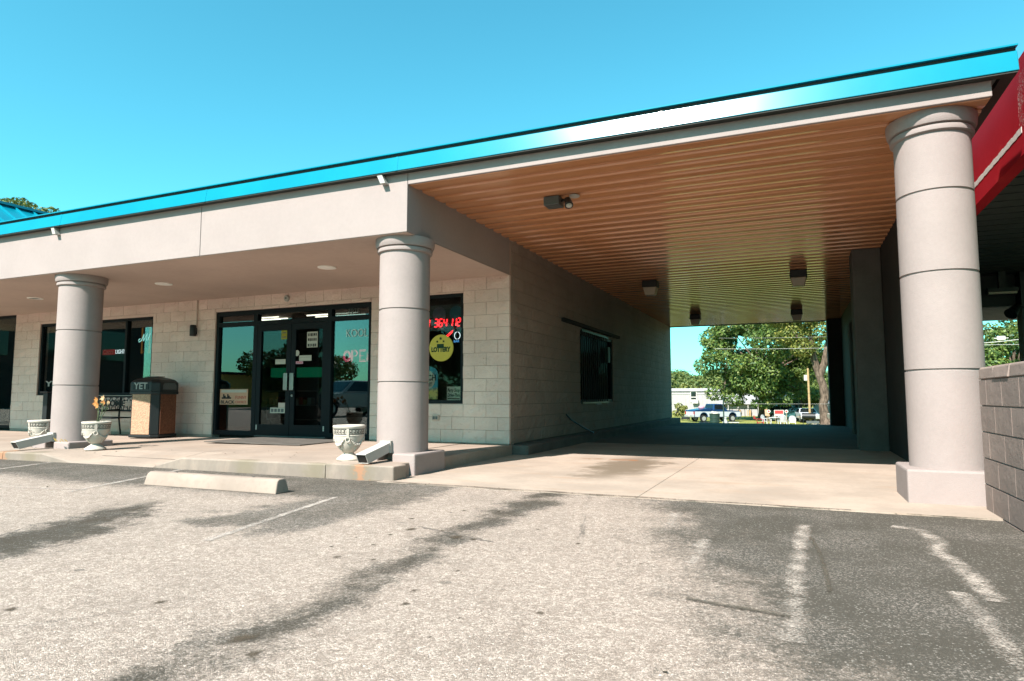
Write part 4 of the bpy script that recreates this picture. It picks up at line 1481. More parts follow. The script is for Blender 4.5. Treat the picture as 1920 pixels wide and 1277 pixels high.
for off, rr in ((0, 1.0), (0.026, 0.72)):
    x0 = -7.36
    stroke(th, arc(x0 + 0.09, 1.655, 0.075 * rr, 0.095 * rr, 0, 360), 'neon_pink', 0.009)
for x0, pts in ((-7.17, [(0, 0), (0, 0.2), (0.09, 0.2), (0.13, 0.15), (0.09, 0.1), (0.01, 0.1)]), (-7.00, [(0.13, 0), (0, 0), (0, 0.1), (0.11, 0.1), (0, 0.1), (0, 0.2), (0.13, 0.2)]), (-6.84, [(0, 0), (0, 0.2), (0.12, 0), (0.12, 0.2)])):
    stroke(th, [(x0 + a, 1.555 + c) for a, c in pts], 'neon_pink', 0.009)
    stroke(th, [(x0 + 0.022 + a * 0.72, 1.578 + c * 0.78) for a, c in pts], 'neon_pink', 0.006)

# right window: jackpot numbers and beer sign
SEG = {'0': 'abcdef', '1': 'bc', '2': 'abged', '3': 'abgcd', '4': 'fgbc', '5': 'afgcd', '6': 'afgecd', '-': 'g'}


def digits(th, s, x, z, h, w_, gap, y=YG, m='neon_red'):
    t_ = 0.015
    for ch in s:
        b_ = MB()
        for k in SEG[ch]:
            sl = lambda zz: (zz - z) * 0.12
            zz = {'a': z + h, 'g': z + h / 2, 'd': z}.get(k)
            if zz is not None:
                b_.bar((x + 0.004 + sl(zz), y, zz), (x + w_ - 0.004 + sl(zz), y, zz), t_, t_, (0, 1, 0))
            else:
                xx = x if k in 'fe' else x + w_
                z0, z1 = (z + h / 2, z + h) if k in 'fb' else (z, z + h / 2)
                b_.bar((xx + sl(z0 + 0.005), y, z0 + 0.005), (xx + sl(z1 - 0.005), y, z1 - 0.005), t_, t_, (0, 1, 0))
        obj('digit', b_, m, th)
        x += w_ + gap


th = thing('jackpot_sign', 'dark jackpot board with red digits at the top of the right window', 'sign', (-5.3, YG + 0.05, 2.0))
b = MB()
b.box(-6.3, -4.97, YG + 0.02, YG + 0.06, 2.03, 2.46)
obj('board', b, 'black', th)
digits(th, '0', -5.63, 2.10, 0.125, 0.062, 0.03)
digits(th, '364', -5.465, 2.10, 0.125, 0.056, 0.030)
digits(th, '112', -5.175, 2.10, 0.125, 0.048, 0.022)
digits(th, '-', -5.235, 2.095, 0.10, 0.035, 0.02, m='white')
for (x, m) in ((-5.70, 'ballred'), (-5.38, 'ball'), (-5.06, 'ballblue')):
    b = MB()
    b.lathe([(0.125, 0), (0.125, 0.01), (0.09, 0.02)], 24)
    obj('game_emblem', b, m, th, (x, YG + 0.019, 2.31), (R(90), 0, 0), smooth=True)
text('MILLION', 0.03, 'paper', (-5.35, YG + 0.01, 2.065), th, depth=0.001)
text('MILLION', 0.03, 'redink', (-5.06, YG + 0.01, 2.065), th, depth=0.001)
th = thing('lottery_sign', 'round yellow lottery sign with green stars hanging in the right window', 'sign', (-5.33, YG, 1.75))
b = MB()
b.lathe([(0.215, 0), (0.222, 0.006), (0.222, 0.03), (0.215, 0.036)], 40)
obj('disc', b, 'lottery', th, (-5.33, YG + 0.02, 1.745), (R(90), 0, 0))
text('LOTTERY', 0.105, 'lotgreen', (-5.33, YG - 0.018, 1.715), th, depth=0.002, bold=0.006, width=0.36)
b = MB()
b.box(-5.40, -5.27, YG - 0.020, YG - 0.017, 1.76, 1.81)
obj('state_plate', b, 'lotgreen', th)
for (x, z, s) in ((-5.33, 1.90, 0.034), (-5.395, 1.85, 0.027), (-5.275, 1.85, 0.027)):
    pts = [(x + (s if i % 2 == 0 else s * 0.42) * math.sin(i * math.pi / 5), z + (s if i % 2 == 0 else s * 0.42) * math.cos(i * math.pi / 5)) for i in range(10)]
    obj('star', MB().prism(pts, YG - 0.020, YG - 0.017, 'y'), 'lotgreen', th)
th = thing('neon_ring_sign', 'white neon ring over a small blue word beside the lottery sign', 'neon sign', (-5.03, YG, 1.85))
stroke(th, arc(-5.03, 1.94, 0.052, 0.06, 0, 360, 20), 'neon_white', 0.006)
text('BAR', 0.055, 'neon_blue', (-5.045, YG, 1.845), th, depth=0.002, width=0.10)
th = thing('neon_script', 'slanted red neon script below the jackpot digits', 'neon sign', (-5.18, YG, 1.95))
stroke(th, [(-5.25, 1.93), (-5.19, 1.975), (-5.11, 2.03), (-5.13, 1.99), (-5.23, 1.915)], 'neon_red', 0.006)
th = thing('beer_sign', 'cut-out sign of a beer can at the foot of the right window', 'sign', (-5.6, YG, 0.9))
b = MB()
pts = [(-0.21, 0.0), (0.21, 0.0), (0.21, 0.42)] + [(0.21 * math.cos(R(a)), 0.42 + 0.13 * math.sin(R(a))) for a in range(15, 166, 15)] + [(-0.21, 0.42)]
b.prism(pts, -0.012, 0.0, 'y')
obj('can_shape', b, 'beer', th, (-5.60, YG + 0.01, 0.90))
b = MB()
b.lathe([(0.16, 0), (0.16, 0.004)], 28)
obj('badge', b, 'paper', th, (-5.60, YG - 0.004, 1.22), (R(90), 0, 0))
text('BUSCH', 0.13, 'ink', (-5.60, YG - 0.010, 1.25), th, depth=0.001, bold=0.003, width=0.36)
text('LIGHT', 0.085, 'ink', (-5.60, YG - 0.010, 1.14), th, depth=0.001, bold=0.002, width=0.22)
th = thing('shop_placard', 'white placard reading Party Shop Drive-Thru in the right window corner', 'sign', (-5.07, YG, 0.9))
b = MB()
b.box(-5.215, -4.965, YG, YG + 0.006, 0.885, 1.105)
obj('sheet', b, 'paper', th)
text('Party Shop', 0.075, 'ink', (-5.09, YG - 0.003, 1.045), th, depth=0.001, shear=0.2, bold=0.002, width=0.225)
text('Drive-Thru', 0.075, 'ink', (-5.09, YG - 0.003, 0.965), th, depth=0.001, shear=0.2, bold=0.002, width=0.225)
b = MB()
b.box(-5.20, -4.98, YG - 0.002, YG, 0.905, 0.92)
obj('underline', b, 'ink', th)
for nm_ in ('jackpot_sign', 'lottery_sign', 'neon_ring_sign', 'neon_script', 'beer_sign', 'shop_placard'):
    bpy.data.objects[nm_].location.x -= 0.035
# left window
th = thing('neon_sign', 'red and white LIGHT neon word in the left window right of the column', 'neon sign', (-13.4, YG, 1.85))
b = MB()
b.box(-13.75, -13.38, YG - 0.005, YG + 0.02, 1.84, 1.95)
obj('red_panel', b, emit('dim_red_panel', (0.5, 0.004, 0.008), 0.16), th)
text('Coors', 0.13, 'redink', (-13.57, YG - 0.010, 1.895), th, depth=0.002, shear=0.2, width=0.33)
text('LIGHT', 0.125, 'neon_white', (-13.20, YG, 1.893), th, depth=0.003, width=0.29)
th = thing('neon_banner', 'amber neon ribbon crossed by a teal script M in the left window', 'neon sign', (-12.43, YG, 1.9))
stroke(th, [(-12.54, 2.38), (-12.54, 1.84), (-12.43, 1.92), (-12.31, 1.84), (-12.31, 2.38), (-12.54, 2.38)], 'neon_amber', 0.014)
stroke(th, [(-12.57, 2.15), (-12.62, 2.12), (-12.60, 2.08), (-12.53, 2.11), (-12.46, 2.24), (-12.47, 2.10), (-12.36, 2.25), (-12.38, 2.11), (-12.33, 2.12), (-12.27, 2.25)], 'neon_teal', 0.009, y=YG - 0.02)
text('YETI', 0.17, 'letterwhite', (-15.25, YO + 0.004, 1.225), None, depth=0.001, bold=0.004, width=0.7)
o = bpy.data.objects['lettering'] if False else col.objects[-1]
tag(o, 'white YETI letters along the foot of the left window', 'decal')
o.name = 'window_decal'
th = thing('table_lamp', 'small amber shaded lamp inside the left window behind the column', 'lamp', (-14.75, YG + 0.4, 1.0))
b = MB()
b.lathe([(0.10, 0.0), (0.06, 0.12)], 16, (-14.98, YG + 0.3, 2.12))
obj('lamp_shade', b, 'yellow', th)
b = MB()
b.tube([(-14.98, YG + 0.3, 1.0), (-14.98, YG + 0.3, 2.12)], 0.02, 8)
obj('stem', b, 'grey', th)

# ------------------------------------------------------------------ urns, spouts, wheel stop, mat
URN = thing('urn_planter', 'white stone urn by the middle column, nearest the doors', 'planter', (-4.86, 6.36, ZWK + 0.003), 'white stone urns by the columns')


def make_urn(root):
    c = Vector(root.location)
    b_ = MB()
    b_.lathe([(0.165, 0.0), (0.17, 0.012), (0.165, 0.022), (0.11, 0.055), (0.075, 0.075), (0.07, 0.085)], 40, c)
    obj('foot', b_, 'urn', root, smooth=True)
    b_ = MB()
    b_.lathe([(0.068, 0.085), (0.10, 0.10), (0.145, 0.14), (0.178, 0.19), (0.198, 0.25), (0.207, 0.285), (0.212, 0.287), (0.212, 0.292), (0.206, 0.296), (0.208, 0.30), (0.216, 0.372), (0.226, 0.376), (0.232, 0.392), (0.226, 0.405), (0.205, 0.408), (0.190, 0.40), (0.180, 0.36)], 48, c, cap=False)
    obj('bowl', b_, 'urn', root, smooth=True, sharp=40)
    b_ = MB()
    b_.lathe([(0.01, 0.352), (0.182, 0.36)], 32, c, cap=False)
    obj('soil', b_, 'soil', root)
    # greek key
    b_ = MB()
    n_ = 26

    def cyl(th_, z, r_):
        return (c.x + r_ * math.cos(th_), c.y + r_ * math.sin(th_), c.z + z)
    da = 2 * math.pi / n_
    H0, H1 = 0.308, 0.362
    for k in range(n_):
        path = [(0.0, 0.0), (0.0, 1.0), (0.78, 1.0), (0.78, 0.33), (0.42, 0.33), (0.42, 0.62)]
        for (a0, h0), (a1, h1) in list(zip(path[:-1], path[1:])) + [((0, 0), (1.0, 0))]:
            if abs(a1 - a0) > 0:
                p0, p1 = (min(a0, a1) - 0.05, h0 - 0.08), (max(a0, a1) + 0.05, h0 + 0.08)
            else:
                p0, p1 = (a0 - 0.06, min(h0, h1)), (a0 + 0.06, max(h0, h1))
            rr = 0.2135
            A0, A1 = (k + p0[0]) * da, (k + p1[0]) * da
            Z0, Z1 = H0 + (H1 - H0) * p0[1], H0 + (H1 - H0) * p1[1]
            rz0, rz1 = 0.2095 + (Z0 - 0.30) * 0.11, 0.2095 + (Z1 - 0.30) * 0.11
            b_.quad(cyl(A0, Z0, rz0 + 0.002), cyl(A1, Z0, rz0 + 0.002), cyl(A1, Z1, rz1 + 0.002), cyl(A0, Z1, rz1 + 0.002))
    obj('greek_key_band', b_, 'urn_key', root)['kind'] = 'stuff'
    for k in range(4):
        a = R(-58 + 90 * k)
        b_ = MB()
        d, s_ = Vector((math.cos(a), math.sin(a), 0)), Vector((-math.sin(a), math.cos(a), 0))
        pa = c + d * 0.217 + Vector((0, 0, 0.372))
        pb = c + d * 0.205 + Vector((0, 0, 0.262))
        b_.bar(pa, pb, 0.036, 0.018, d)
        ring = [c + d * 0.208 + s_ * (0.030 * math.cos(t_ / 12 * 2 * math.pi)) + Vector((0, 0, 0.245 + 0.030 * math.sin(t_ / 12 * 2 * math.pi))) for t_ in range(13)]
        b_.tube(ring, 0.009, 6)
        obj('lug', b_, 'urn', root, smooth=True)
        # swag of leaves between two lugs
        b_ = MB()
        r2 = random.Random(k)
        for t_ in range(22):
            f = t_ / 21
            aa = a + R(9) + R(72) * f
            z = 0.262 - 0.085 * math.sin(math.pi * f)
            rr = 0.201 - max(0, 0.25 - z) * 0.22
            p_ = c + Vector((rr * math.cos(aa), rr * math.sin(aa), z + r2.uniform(-0.008, 0.008)))
            s2 = 0.006 + 0.009 * math.sin(math.pi * f)
            b_.ball(p_, s2 * 1.2, s2 * 1.2, s2, 6, 4)
        for t_ in range(6):
            aa = a + R(45) + R(4) * r2.uniform(-1, 1)
            z = 0.175 - 0.013 * t_
            rr = 0.176 - 0.011 * t_
            b_.ball(c + Vector((rr * math.cos(aa), rr * math.sin(aa), z)), 0.013 - 0.001 * t_, 0.013 - 0.001 * t_, 0.012, 6, 4)
        obj('swag', b_, 'urn', root, smooth=True, sharp=60)


make_urn(URN)
URN.scale = (0.82, 0.82, 1.0)
u2 = dup(URN, (-9.35, 6.36, 0.178), R(22), 'white stone urn in front of the left column, on its right')
u3 = dup(URN, (-11.05, 6.62, 0.165), R(55), 'white stone urn left of the left column, behind the rain spout')
t = thing('flower_stem', 'bunch of dried orange flowers rising beside the left column', 'flowers', (-9.62, 6.98, 0.2))
r2 = random.Random(5)
b = MB()
bl, bp_, lf = MB(), MB(), MB()
base = Vector((-9.42, 6.42, 0.53))
hub = at(185, 750, Y=6.55)
for k in range(6):
    tip = hub + Vector((r2.uniform(-0.13, 0.17), r2.uniform(-0.04, 0.06), r2.uniform(-0.08, 0.06)))
    b.tube([base + Vector((r2.uniform(-0.03, 0.03), 0, 0)), base.lerp(tip, 0.5) + Vector((0.03, 0, 0.02)), tip], 0.004, 5)
    for j in range(7):
        a = R(j * 51 + k * 20)
        tg = (bl if k % 3 else bp_)
        d = Vector((math.cos(a), -0.4, math.sin(a))) * r2.uniform(0.03, 0.06)
        s_ = Vector((-math.sin(a), 0.1, math.cos(a))) * 0.016
        tg.quad(tip, tip + d * 0.5 + s_, tip + d, tip + d * 0.5 - s_)
    d = Vector((r2.uniform(-0.08, 0.08), -0.02, r2.uniform(-0.05, 0.05)))
    p0 = tip - Vector((0, 0, 0.08))
    lf.quad(p0, p0 + d * 0.5 + Vector((0, 0, 0.018)), p0 + d, p0 + d * 0.5 - Vector((0, 0, 0.018)))
obj('stem', b, 'stem', t)
obj('petal', bl, 'orange', t)
obj('petal', bp_, 'petal2', t)
obj('leaf', lf, 'stem', t)
b = MB()
r2 = random.Random(9)
for k in range(9):
    p0 = Vector((-10.02 + r2.uniform(-0.12, 0.16), 6.29 + r2.uniform(-0.03, 0.03), 0.275))
    d = Vector((r2.uniform(-0.08, 0.08), r2.uniform(-0.05, 0.02), r2.uniform(0.02, 0.07)))
    s_ = d.cross(Vector((0, 1, 0.3))).normalized() * 0.012
    b.quad(p0, p0 + d * 0.5 + s_, p0 + d, p0 + d * 0.5 - s_)
tag(obj('dry_sprig', b, 'yellowleaf'), 'dry yellow sprig lying on the left column plinth', 'dry leaves')


def spout(cx, ztop, zbot, ylow, lab):
    th_ = thing('rain_spout', lab, 'downspout', (cx - 0.015, ylow, zbot), 'white rain spouts at the column feet')
    w_ = 0.066
    y0, y1 = ylow, 6.455
    h = 0.105
    o_ = MB()
    x0, x1 = cx - 0.015 - w_, cx - 0.015 + w_
    ring = []
    for (yy, zz) in ((y0, zbot), (y1, ztop)):
        k_ = 0.055 if yy == y0 else 0
        for (xx, z2) in ((x0, zz), (x1, zz), (x1, zz + h), (x0, zz + h)):
            ring.append((xx, yy - (k_ if z2 > zz else 0), z2))
    th0 = 0.006
    for (yy, zz) in ((y0 - 0.002, zbot), (y1 - 0.02, ztop)):
        for (xx, z2) in ((x0 + th0, zz + th0), (x1 - th0, zz + th0), (x1 - th0, zz + h - th0), (x0 + th0, zz + h - th0)):
            ring.append((xx, yy - (0.055 if yy < y0 and z2 > zz + h / 2 else 0), z2))
    f_ = []
    for i in range(4):
        j = (i + 1) % 4
        f_ += [(i, j, 4 + j, 4 + i), (8 + j, 8 + i, 12 + i, 12 + j), (j, i, 8 + i, 8 + j)]
    f_ += [(4, 5, 6, 7), (15, 14, 13, 12)]
    o_.add(ring, f_)
    obj('trough', o_, 'white', th_)
    b_ = MB()
    q_ = [(x0 + th0 + 0.001, y0 + 0.003, zbot + th0 + 0.003), (x1 - th0 - 0.001, y0 + 0.003, zbot + th0 + 0.003), (x1 - th0 - 0.001, y0 - 0.045, zbot + h - th0 - 0.001), (x0 + th0 + 0.001, y0 - 0.045, zbot + h - th0 - 0.001)]
    b_.add(q_ + [(a_, c_ + 0.02, d_ + 0.004) for a_, c_, d_ in q_], [(0, 1, 2, 3), (7, 6, 5, 4), (0, 4, 5, 1), (1, 5, 6, 2), (2, 6, 7, 3), (3, 7, 4, 0)])
    obj('mouth_shade', b_, 'black', th_)  # black plug standing in for the shade inside the trough
    b_ = MB()
    b_.box(x0 - 0.008, x1 + 0.008, y1 - 0.05, y1 + 0.02, ztop - 0.02, ztop + h + 0.012)
    obj('collar', b_, 'trim', th_)


spout(CM, 0.318, 0.212, 6.0, 'white square rain spout at the foot of the middle column')
spout(CLX, 0.280, 0.180, 5.95, 'white square rain spout at the foot of the left column')

b = MB()
pr = [(-0.09, 0), (0.09, 0), (0.08, 0.05), (0.058, 0.115), (0.035, 0.132), (-0.035, 0.132), (-0.058, 0.115), (-0.08, 0.05)]
L0, L1 = -0.84, 0.84
k = len(pr)
for x, s in ((L0 - 0.015, 0.95), (L0, 1.0), (L1, 1.0), (L1 + 0.015, 0.95)):
    b.v += [(x - (0.0 if s == 1 else 0.012 * q[1] / 0.132 * (-1 if x < 0 else 1)), q[0] * (1 if q[1] < 0.02 else s), q[1] * s if q[1] > 0.06 else q[1]) for q in pr]
for i in range(3):
    for j in range(k):
        b.f.append((i * k + j, i * k + (j + 1) % k, (i + 1) * k + (j + 1) % k, (i + 1) * k + j)[::-1])
b.f += [tuple(range(k)), tuple(3 * k + j for j in range(k - 1, -1, -1))]
t = thing('wheel_stop', 'pale concrete wheel stop lying on the asphalt before the walkway', 'wheel stop', (-5.27, 4.79, ZA))
t.rotation_euler = (0, 0, R(1.0))
o = obj('stop_bar', b, 'stop', None, smooth=True, sharp=50, bevel=0.008)
o.parent = t
KIDS.setdefault(t.name, []).append(o)
for x in (-0.5, 0.5):
    bb = MB()
    bb.lathe([(0.012, 0.12), (0.012, 0.1345), (0.004, 0.137)], 10, (x, 0, 0))
    o = obj('anchor_pin', bb, 'grey', None)
    o.parent = t
b = MB()
b.box(-8.95, -6.95, 7.9, 9.2, 0.20, 0.213)
tag(obj('door_mat', b, 'mat_rubber', bevel=0.006), 'wide dark rubber mat lying before the shop doors', 'mat')

# trash can, bench, pole stand
t = thing('trash_can', 'black trash can with domed lid and pebbled tan and brown panels by the bench', 'trash can', (-11.25, 8.75, 0.185))
CZ = 0.185
ch = 0.105
hw = 0.335


def oct_(s, c_=ch):
    return [(-s + c_, -s), (s - c_, -s), (s, -s + c_), (s, s - c_), (s - c_, s), (-s + c_, s), (-s, s - c_), (-s, -s + c_)]


def lp(mb_):
    return mb_


parts_ = []
b = MB().prism(oct_(hw), 0.0, 0.05, 'z')
parts_.append(('base_frame', b, 'black'))
b = MB().prism(oct_(hw - 0.02), 0.05, 0.84, 'z')
parts_.append(('body', b, 'black'))
for k, m in enumerate(('tan_agg', 'brown_agg', 'tan_agg', 'brown_agg')):
    b = MB()
    s = hw - 0.018
    b.box(-s + ch + 0.02, s - ch - 0.01, -s - 0.006, -s + 0.01, 0.06, 0.80)
    mt = Matrix.Rotation(R(90 * k), 4, 'Z')
    b.v = [tuple(mt @ Vector(v)) for v in b.v]
    parts_.append(('pebble_panel', b, m))
b = MB().prism(oct_(hw + 0.005), 0.80, 0.86, 'z')
parts_.append(('collar', b, 'black'))
b = MB()
prev = None
rows = [(hw, 0.86), (hw, 1.02), (hw - 0.05, 1.075), (hw - 0.15, 1.11), (0.12, 1.125)]
for s, z in rows:
    b.v += [(x, y_, z) for x, y_ in oct_(s, ch * s / hw)]
for i in range(len(rows) - 1):
    for j in range(8):
        b.f.append((i * 8 + j, i * 8 + (j + 1) % 8, (i + 1) * 8 + (j + 1) % 8, (i + 1) * 8 + j))
b.f.append(tuple(len(rows) * 8 - 8 + j for j in range(8)))
parts_.append(('domed_lid', b, 'black'))
b = MB().box(-0.13, 0.13, -0.1, 0.1, 1.13, 1.14)
parts_.append(('lid_plate', b, 'iron'))
b = MB()
s = hw + 0.006
b.prism([(-0.17, 0.89), (0.17, 0.89), (0.17, 0.97), (0.13, 1.015), (-0.13, 1.015), (-0.17, 0.97)], -s, -s + 0.01, 'y')
parts_.append(('flap', b, 'iron'))
b = MB()
b.prism([(-0.17, 0.89), (0.17, 0.89), (0.17, 0.97), (0.13, 1.015), (-0.13, 1.015), (-0.17, 0.97)], -s, -s + 0.01, 'y')
mt = Matrix.Rotation(R(90), 4, 'Z')
b.v = [tuple(mt @ Vector(v)) for v in b.v]
parts_.append(('flap', b, 'grey'))
for nm, b, m in parts_:
    o = obj(nm, b, m, None)
    if nm in ('body', 'collar', 'base_frame', 'domed_lid'):
        o.modifiers.new('bevel', 'BEVEL').width = 0.01
    o.parent = t
    KIDS.setdefault(t.name, []).append(o)
me = text_mesh('YET', 0.17, depth=0.002, bold=0.004)
o = obj('lettering', me, 'letterwhite', None, (0.0, -s - 0.003, 0.95), FACE)
o.parent = t
t.rotation_euler = (0, 0, R(10))

t = thing('bench', 'black iron bench with WELCOME worked into its back under the left window', 'bench', (-12.9, 8.95, 0.17))
BX0, BX1, BY = -13.75, -12.15, 9.02
b = MB()
for (p, q) in (((BX0, BY, 0.94), (BX1, BY, 0.94)), ((BX0, BY, 0.66), (BX1, BY, 0.66)), ((BX0, BY, 0.66), (BX0, BY, 0.94)), ((BX1, BY, 0.66), (BX1, BY, 0.94))):
    b.tube([p, q], 0.018, 8)
obj('back_frame', b, 'iron', t, smooth=True)
b = MB()
for k in range(9):
    cx = BX0 + 0.09 + k * 0.178
    for cz, rx, rz in ((0.90, 0.07, 0.035), (0.70, 0.07, 0.035)):
        b.tube([(x_, BY, z_) for x_, z_ in arc(cx, cz, rx, rz, 0, 360, 12)], 0.008, 5)
    b.tube([(x_, BY, z_) for x_, z_ in arc(cx + 0.089, 0.80, 0.045, 0.13, 20, 160, 10)], 0.007, 5)
    b.tube([(x_, BY, z_) for x_, z_ in arc(cx + 0.089, 0.80, 0.045, 0.13, 200, 340, 10)], 0.007, 5)
obj('scrollwork', b, 'iron', t)
text('WELCOME', 0.17, 'iron', ((BX0 + BX1) / 2, BY - 0.012, 0.80), t, depth=0.008, bold=0.004, width=1.05)
for k in range(5):
    b = MB()
    yy = 8.55 + 0.09 * k
    b.box(BX0, BX1, yy, yy + 0.075, 0.515, 0.54)
    obj('seat_slat', b, 'iron', t)
for x in (BX0 + 0.03, BX1 - 0.42):
    b = MB()
    b.tube([(x, 8.55, 0.19), (x, 8.57, 0.52), (x, 8.6, 0.66), (x, 9.0, 0.68)], 0.017, 8)
    b.tube([(x, 9.05, 0.19), (x, 9.0, 0.52), (x, BY, 0.94)], 0.017, 8)
    obj('leg', b, 'iron', t, smooth=True)

t = thing('pole_stand', 'black pole on a domed base standing left of the left column', 'stand', (-14.2, 8.6, 0.165))
b = MB()
b.lathe([(0.24, 0), (0.24, 0.02), (0.17, 0.06), (0.06, 0.085)], 24, (-14.2, 8.6, 0.165))
obj('base', b, 'black', t, smooth=True)
b = MB()
b.box(-14.27, -14.13, 8.54, 8.66, 0.24, 1.02)
obj('post', b, 'black', t, bevel=0.01)
b = MB()
b.box(-14.32, -14.08, 8.50, 8.70, 1.021, 1.05)
obj('cap', b, 'black', t, bevel=0.01)

# ------------------------------------------------------------------ low block wall and the neighbour's red canopy
LW0, LW1 = 1.335, 1.53
lw = thing('low_block_wall', 'low grey painted block wall beside the right column', 'wall', (1.43, 4.5, 0))
b = MB()
b.box(LW0 + 0.014, LW1, 1.2, 6.262, -0.1, 1.16)
obj('core', b, 'lowmortar', lw)
LZ = 1.178 - 0.1
k = 0
z1 = LZ
while z1 > 0.02:
    z0 = max(z1 - CH, 0.0)
    u = 6.262 - (0.0 if k % 2 else CL / 2)
    uu = [6.262] if k % 2 == 0 else []
    yb = [6.262]
    yy = 6.262 - (CL / 2 if k % 2 == 0 else CL)
    while yy > 1.2:
        yb.append(yy)
        yy -= CL
    yb.append(1.2)
    for y1_, y0_ in zip(yb[:-1], yb[1:]):
        if y1_ - y0_ < 0.05:
            continue
        me = block_mesh(y1_ - y0_ - 0.008, z1 - z0 - 0.012, 0.03, seed=int(y1_ * 100) + k)
        me.v = [(x_, y_ * 0.25 if y_ < 0.02 else y_, z_) for x_, y_, z_ in me.v]
        # its face looks to -X
        obj('concrete_block', me, 'lowblock', lw, (LW0, (y0_ + y1_) / 2, (z0 + z1) / 2), (0, 0, R(-90)))
    z1 -= CH
    k += 1
yy = 6.262
k = 0
while yy > 1.2:
    b = MB()
    r2 = random.Random(k)
    d = [r2.uniform(-0.006, 0.006) for _ in range(4)]
    b.prism([(LW0 - 0.006 + d[0], LZ + 0.004), (LW0 + 0.002 + d[1], LZ + 0.085), (LW0 + 0.02, LZ + 0.098), (LW1 + 0.01, LZ + 0.098 + d[2] * 0.5), (LW1 + 0.01, LZ + 0.004)], yy - CL + 0.008, yy, 'y')
    obj('cap_block', b, 'lowblock', lw, bevel=0.006)
    yy -= CL
    k += 1

can = thing('canopy_building', 'neighbouring building with red fascia and dark open canopy at the right', 'building', (4, 12, 0))
RFX = 1.90
b = MB()
b.box(RFX, RFX + 0.12, 1.2, 22.5, 3.07, 3.92)
obj('red_fascia', b, 'red', can)
b = MB()
for i in range(24):
    f = i / 24
    y0 = 6.9 + (8.62 - 6.9) * f
    z0 = 3.262
    b.box(RFX - 0.004, RFX - 0.001, y0, y0 + 0.0717, z0 + 0.003 * math.sin(i * 2.3), z0 + 0.055 + 0.004 * math.sin(i * 1.7))
obj('peeled_strip', b, 'peel', can)
b = MB()
b.box(RFX - 0.003, RFX - 0.001, 6.2, 6.95, 3.30, 3.78)
obj('scraped_patch', b, 'scrape', can)
b = MB()
b.box(RFX + 0.125, 9, 1.2, 22.5, 3.10, 3.2)
soff = obj('canopy_soffit', b, 'dark', can)
yy = 5.0
while yy < 22:
    b = MB()
    b.box(RFX + 0.13, 9, yy, yy + 0.26, 3.085, 3.099)
    obj('soffit_panel', b, 'dark', soff)
    yy += 0.30
b = MB()
b.box(2.0, 9, 13.9, 14.15, 2.53, 3.083)
obj('cross_beam', b, 'dark', can)
b = MB()
b.box(3.575, 4.0, 13.6, 13.89, -0.1, 3.083)
obj('post', b, 'iron', can)
b = MB()
b.box(1.5, 9, 3.0, 40, -0.2, 0.02)
struct('side_path', b, 'drive', 'concrete strip under the neighbouring canopy')
t = thing('tube_light', 'short unlit tube light on the dark canopy beam at the right', 'ceiling light', (3.35, 13.5, 3.0))
b = MB()
b.box(3.1, 3.5, 13.5, 13.56, 2.70, 2.735)
obj('tube', b, 'lens', t)
b = MB()
b.box(3.08, 3.52, 13.48, 13.58, 2.737, 2.80)
b.box(3.25, 3.35, 13.5, 13.56, 2.80, 3.084)
obj('fixture', b, 'dark', t)
t = thing('floodlight', 'small black floodlight head on the dark post at the right edge', 'floodlight', (3.55, 13.6, 2.4))
b = MB()
b.tube([(3.60, 13.58, 2.46), (3.52, 13.55, 2.46), (3.46, 13.5, 2.44)], 0.018, 8)
obj('arm', b, 'iron', t)
b = MB()
b.tube([(3.50, 13.53, 2.47), (3.44, 13.47, 2.41), (3.36, 13.4, 2.33)], [0.05, 0.075, 0.10], 14)
obj('lamp_head', b, 'iron', t, smooth=True)

# ------------------------------------------------------------------ trees


def leaves(clusters, n, size, seed, flat=0.4):
    r_ = np.random.default_rng(seed)
    cl = np.array(clusters, float)
    wgt = (cl[:, 3] * cl[:, 4]) ** 0.9
    idx = r_.choice(len(cl), n, p=wgt / wgt.sum())
    d = r_.normal(size=(n, 3))
    d /= np.linalg.norm(d, axis=1)[:, None]
    rad = r_.uniform(0.45, 1.0, n) ** 0.5
    c = cl[idx]
    p = c[:, :3] + d * rad[:, None] * np.stack([c[:, 3], c[:, 3], c[:, 4]], 1)
    nrm = d * 0.7 + r_.normal(size=(n, 3)) * 0.55 + np.array([0, 0, flat])
    nrm /= np.linalg.norm(nrm, axis=1)[:, None]
    t_ = np.cross(nrm, r_.normal(size=(n, 3)))
    t_ /= np.linalg.norm(t_, axis=1)[:, None]
    s_ = np.cross(nrm, t_)
    sz = size * r_.uniform(0.55, 1.35, n)[:, None]
    v = np.stack([p - t_ * sz, p + s_ * sz * 0.5 + nrm * sz * 0.12, p + t_ * sz, p - s_ * sz * 0.5 + nrm * sz * 0.12], 1).reshape(-1, 3)
    return v


def leaf_mesh(name, v, m):
    n = len(v) // 4
    me = bpy.data.meshes.new(name)
    me.vertices.add(len(v))
    me.vertices.foreach_set('co', v.astype(np.float32).ravel())
    me.loops.add(4 * n)
    me.loops.foreach_set('vertex_index', np.arange(4 * n, dtype=np.int32))
    me.polygons.add(n)
    me.polygons.foreach_set('loop_start', np.arange(0, 4 * n, 4, dtype=np.int32))
    me.update(calc_edges=True)
    me.materials.append(M[m])
    return me


def blobs(seed, n, rx, rz, cz, lo, hi, squash=0.7):
    r_ = random.Random(seed)
    out = []
    while len(out) < n:
        x, y_, z = r_.uniform(-1, 1), r_.uniform(-1, 1), r_.uniform(-1, 1)
        q = x * x + y_ * y_ + z * z
        if q > 1 or q < 0.18:
            continue
        s_ = r_.uniform(lo, hi)
        out.append((x * rx, y_ * rx, cz + z * rz, s_, s_ * squash))
    return out


